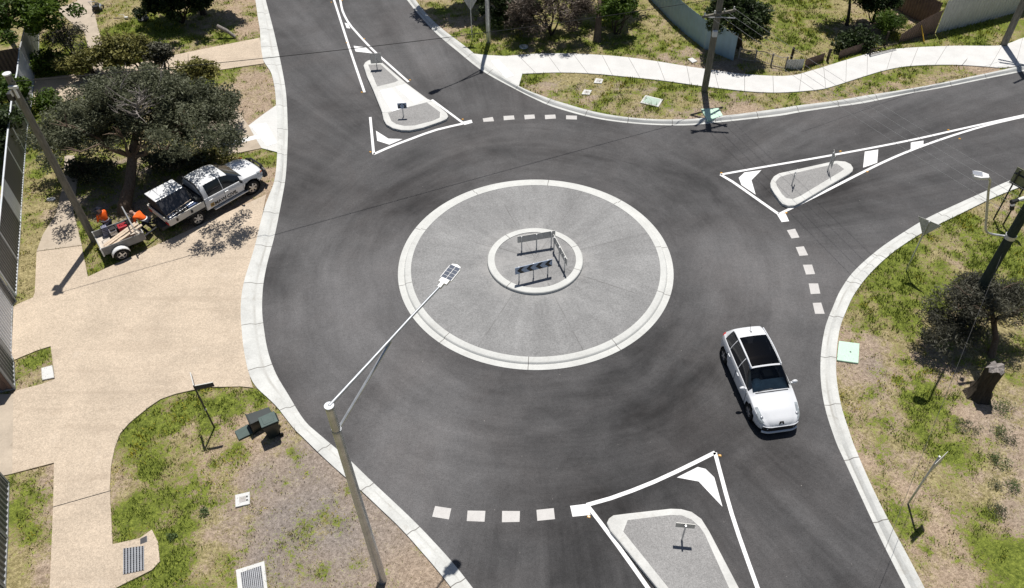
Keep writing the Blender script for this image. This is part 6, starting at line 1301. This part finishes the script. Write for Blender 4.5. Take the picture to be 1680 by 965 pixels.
# ------------------------------------------------------------------ people
def skin(name, verts, edges, mat, parent, root=0, sub=1):
    me = bpy.data.meshes.new(name); me.from_pydata([v[0] for v in verts], edges, []); o = bpy.data.objects.new(name, me); COL.objects.link(o); o.parent = parent
    sk = o.modifiers.new('Skin', 'SKIN'); sk.use_smooth_shade = True
    if not me.skin_vertices: return o
    for i, v in enumerate(verts): me.skin_vertices[0].data[i].radius = v[1] if isinstance(v[1], tuple) else (v[1], v[1]); me.skin_vertices[0].data[i].use_root = (i == root)
    ss = o.modifiers.new('Sub', 'SUBSURF'); ss.levels = sub; ss.render_levels = sub; me.materials.append(M[mat]); return o
def person(p, yaw, label, lean, hip, reach, headpitch, hat, group):
    t = thing('person', p, yaw, label, 'person', group); V = Vector
    pel = V((0, 0, hip)); sd = V((math.sin(lean), 0, math.cos(lean))); ch = pel+sd*.40; nk = pel+sd*.52; hdv = V((math.sin(lean+headpitch), 0, math.cos(lean+headpitch))); hc = nk+hdv*.15; ht = nk+hdv*.25
    vs = [(pel, (.15, .12)), (pel+sd*.2, (.145, .11)), (ch, (.17, .12)), (nk, .065), (hc-hdv*.05, (.075, .08)), (hc, (.085, .10)), (ht, .07)]; ed = [(0, 1), (1, 2), (2, 3), (3, 4), (4, 5), (5, 6)]
    shirt = [(pel-sd*.03, (.17, .14)), (pel+sd*.2, (.165, .13)), (ch, (.19, .14)), (nk-sd*.03, .085)]; se = [(0, 1), (1, 2), (2, 3)]
    tro = [(pel, (.165, .135))]; te = []; boots = []; be = []
    for s in (-1, 1):
        sh = ch+V((0, s*.20, 0))+sd*.05; hand = V(reach)+V((0, s*.17, 0)); d = hand-sh; Lh = min(d.length, .55); d.normalize(); hand = sh+d*Lh
        el = sh+d*Lh*.52+V((-.05, s*.07, -.06)); i = len(vs); vs += [(sh, .065), (el, .045), (hand, .03), (hand+d*.07, (.04, .022))]; ed += [(2, i), (i, i+1), (i+1, i+2), (i+2, i+3)]
        k = len(shirt); shirt += [(sh, .085), (sh.lerp(el, .5), .07), (el, .06), (el.lerp(hand, .75), .048)]; se += [(2, k), (k, k+1), (k+1, k+2), (k+2, k+3)]
        sidev = d.cross(V((0, 0, 1))).normalized() if abs(d.z) < .95 else V((0, 1, 0)); cur = V((0, 0, -.02))
        for f, (o_, ln) in enumerate(((-.03, .07), (-.01, .08), (.01, .075), (.03, .06))):
            b = len(vs); vs += [(hand+d*.09+sidev*o_, .010), (hand+d*(.09+ln)+sidev*o_*1.2+cur, .008)]; ed += [(i+3, b), (b, b+1)]
        b = len(vs); vs += [(hand+d*.05+sidev*(-.05)*s, .011), (hand+d*.09+sidev*(-.06)*s+cur, .009)]; ed += [(i+2, b), (b, b+1)]
        hp = pel+V((0, s*.10, -.05)); an_ = V((-.02+s*.06, s*.14, .09)); D = an_-hp; dl = D.length; bend = math.sqrt(max(0, .44**2-(dl/2)**2)) if dl < .88 else 0; kn = hp.lerp(an_, .5)+V((1, s*.15, 0)).normalized()*bend
        j = len(vs); vs += [(hp, .095), (kn, .062), (an_, .045), (an_+V((.17, 0, -.045)), (.045, .03))]; ed += [(0, j), (j, j+1), (j+1, j+2), (j+2, j+3)]
        k = len(tro); tro += [(hp, .115), (kn, .078), (an_+V((0, 0, .06)), .062)]; te += [(0, k), (k, k+1), (k+1, k+2)]
        k = len(boots); boots += [(an_+V((0, 0, .07)), .062), (an_+V((0, 0, -.02)), .06), (an_+V((.18, 0, -.04)), (.055, .04))]; be += [(k, k+1), (k+1, k+2)]
    body = skin('body', vs, ed, 'skin', t); skin('shirt', shirt, se, 'orange', t); skin('trousers', tro, te, 'navy', t)
    for q in (0, 1): skin('boot', boots[3*q:3*q+3], [(0, 1), (1, 2)], 'darkmetal', t)
    f = V((hdv.z, 0, -hdv.x)); m = MB()
    for s in (-1, 1): m.sphere(hc+f*.092+V((0, s*.033, 0)), .012, 6, 4)
    m.build('eye', M['black'], t); m = MB(); m.sphere(hc+f*.105-hdv*.03, .018, 6, 4); m.build('nose', M['skin'], t)
    m = MB(); m.box(hc+f*.09-hdv*.065, (.012, .045, .010)); m.build('mouth', M['redplastic'], t)
    m = MB()
    for s in (-1, 1): m.sphere(hc+V((0, s*.088, 0)), .025, 6, 4, (.6, .4, 1))
    m.build('ear', M['skin'], t)
    if hat == 'hat':
        m = MB(); mt = hdv.to_track_quat('Z', 'X').to_matrix(); n = 18
        pr = [(.001, .13), (.08, .12), (.105, .06), (.11, .03), (.19, .01), (.19, .0), (.10, .01)]; vs2 = [hc+mt @ V((r*math.cos(2*math.pi*k/n), r*math.sin(2*math.pi*k/n), h)) for r, h in pr for k in range(n)]
        m.add(vs2, [(i*n+k, i*n+(k+1) % n, (i+1)*n+(k+1) % n, (i+1)*n+k) for i in range(len(pr)-1) for k in range(n)]); m.build('hat', M['navy'], t, smooth=True)
    else:
        m = MB(); m.sphere(hc+hdv*.02-f*.015, .104, 12, 8, (1, .92, 1)); m.build('hair', M['hairgrey'], t, smooth=True)
    m = MB(); a = pel+sd*.12
    vs2 = [a+V((.175*math.cos(q), .19*math.sin(q), 0))+sd*z for z in (0, .045) for q in np.linspace(0, 2*math.pi, 16, endpoint=False)]
    m.add(vs2, [(k, (k+1) % 16, 16+(k+1) % 16, 16+k) for k in range(16)]); o = m.build('reflective_band', M['whitemetal'], t, smooth=True)
    return t
w1 = G(187, 388, .08); person(w1, tang+R_(120), 'worker in orange shirt and dark hat standing behind the trailer', R_(14), .90, (.34, 0, .95), R_(18), 'hat', 'road workers in orange')
w2 = G(249, 382, .08); person(w2, R_(165), 'bareheaded worker in orange shirt bending over the trailer drawbar', R_(62), .80, (.55, 0, .55), R_(10), 'hair', 'road workers in orange')
# ------------------------------------------------------------------ garden odds and ends, upper left
p = G(162, 16, .08); t = thing('lawn_mower', p, R_(100), 'silver and black lawn mower parked beside the old concrete path', 'mower')
mb = MB(); mb.box((0, 0, .22), (.62, .5, .16), taper=.85); mb.build('deck', M['chrome'], t, bevel=.04)
mb = MB(); mb.box((.02, 0, .36), (.3, .28, .16), taper=.8); mb.build('engine', M['black'], t, bevel=.03)
for x in (-.26, .26):
    for s in (-1, 1): mb = MB(); mb.lathe([(.001, -.03), (.11, -.03), (.11, .03), (.001, .03)], (x, s*.28, .11), 'Y', 14); mb.build('wheel', M['black'], t, smooth=True)
mb = MB(); mb.tube([(-.28, -.2, .25), (-.75, -.2, .9), (-.75, .2, .9), (-.28, .2, .25)], .022, 6); mb.build('handle', M['chrome'], t)
mb = MB(); mb.box((-.38, 0, .32), (.28, .42, .26)); mb.build('catcher', M['black'], t, bevel=.04)
a, b = G(232, 31, .18), G(186, 30, .1); t = thing('grass_trimmer', a, 0, 'thin pole trimmer with round black guard lying on the lawn', 'trimmer')
mb = MB(); mb.tube([Vector((0, 0, 0)), (b-a)*.5+Vector((0, 0, .05)), b-a], .018, 6); mb.build('shaft', M['darkmetal'], t)
mb = MB(); mb.lathe([(.001, .10), (.2, .08), (.34, .0), (.36, -.08)], (.12, 0, .03), 'Z', 18); mb.build('guard', M['black'], t, smooth=True)
mb = MB(); q = (b-a)*.55; mb.tube([q+Vector((0, .0, .05)), q+Vector((-.2, .25, .15)), q+Vector((-.5, .25, .15))], .014, 6); mb.box(q+Vector((.05, 0, .06)), (.2, .12, .1)); mb.build('grip', M['whitemetal'], t)
# ------------------------------------------------------------------ light, sky, camera
EL, AZ = R_(68), R_(-97)
sd = Vector((math.cos(AZ)*math.cos(EL), math.sin(AZ)*math.cos(EL), -math.sin(EL)))
sl = bpy.data.lights.new('sun', 'SUN'); sl.energy = 4.8; sl.angle = R_(.5); sl.color = (1, .96, .90)
so = bpy.data.objects.new('sun', sl); COL.objects.link(so); so.rotation_euler = sd.to_track_quat('-Z', 'Y').to_euler(); so.location = (0, 30, 60)
w = bpy.data.worlds.new('World'); S.world = w; w.use_nodes = True; nt = w.node_tree
sky = nt.nodes.new('ShaderNodeTexSky'); sky.sky_type = 'NISHITA'; sky.sun_disc = False; sky.sun_elevation = EL; sky.sun_rotation = math.atan2(-sd.x, -sd.y)
bg = nt.nodes['Background']; nt.links.new(sky.outputs[0], bg.inputs[0]); bg.inputs[1].default_value = .05
cd = bpy.data.cameras.new('camera'); cd.sensor_width = 36; cd.lens = FOC/1680*36; cd.clip_end = 1000; cd.clip_start = .1
co = bpy.data.objects.new('camera', cd); COL.objects.link(co)
mw = Matrix.Identity(4)
for i in range(3): mw[i][0] = R2[i]; mw[i][1] = U2[i]; mw[i][2] = -Fv[i]
mw[2][3] = H; co.matrix_world = mw; S.camera = co
S.view_settings.view_transform = 'Standard'; S.view_settings.look = 'None'; S.view_settings.exposure = .12; S.view_settings.gamma = 1
S.render.resolution_x = 1024; S.render.resolution_y = 588
S.cycles.max_bounces = 6; S.cycles.transparent_max_bounces = 8
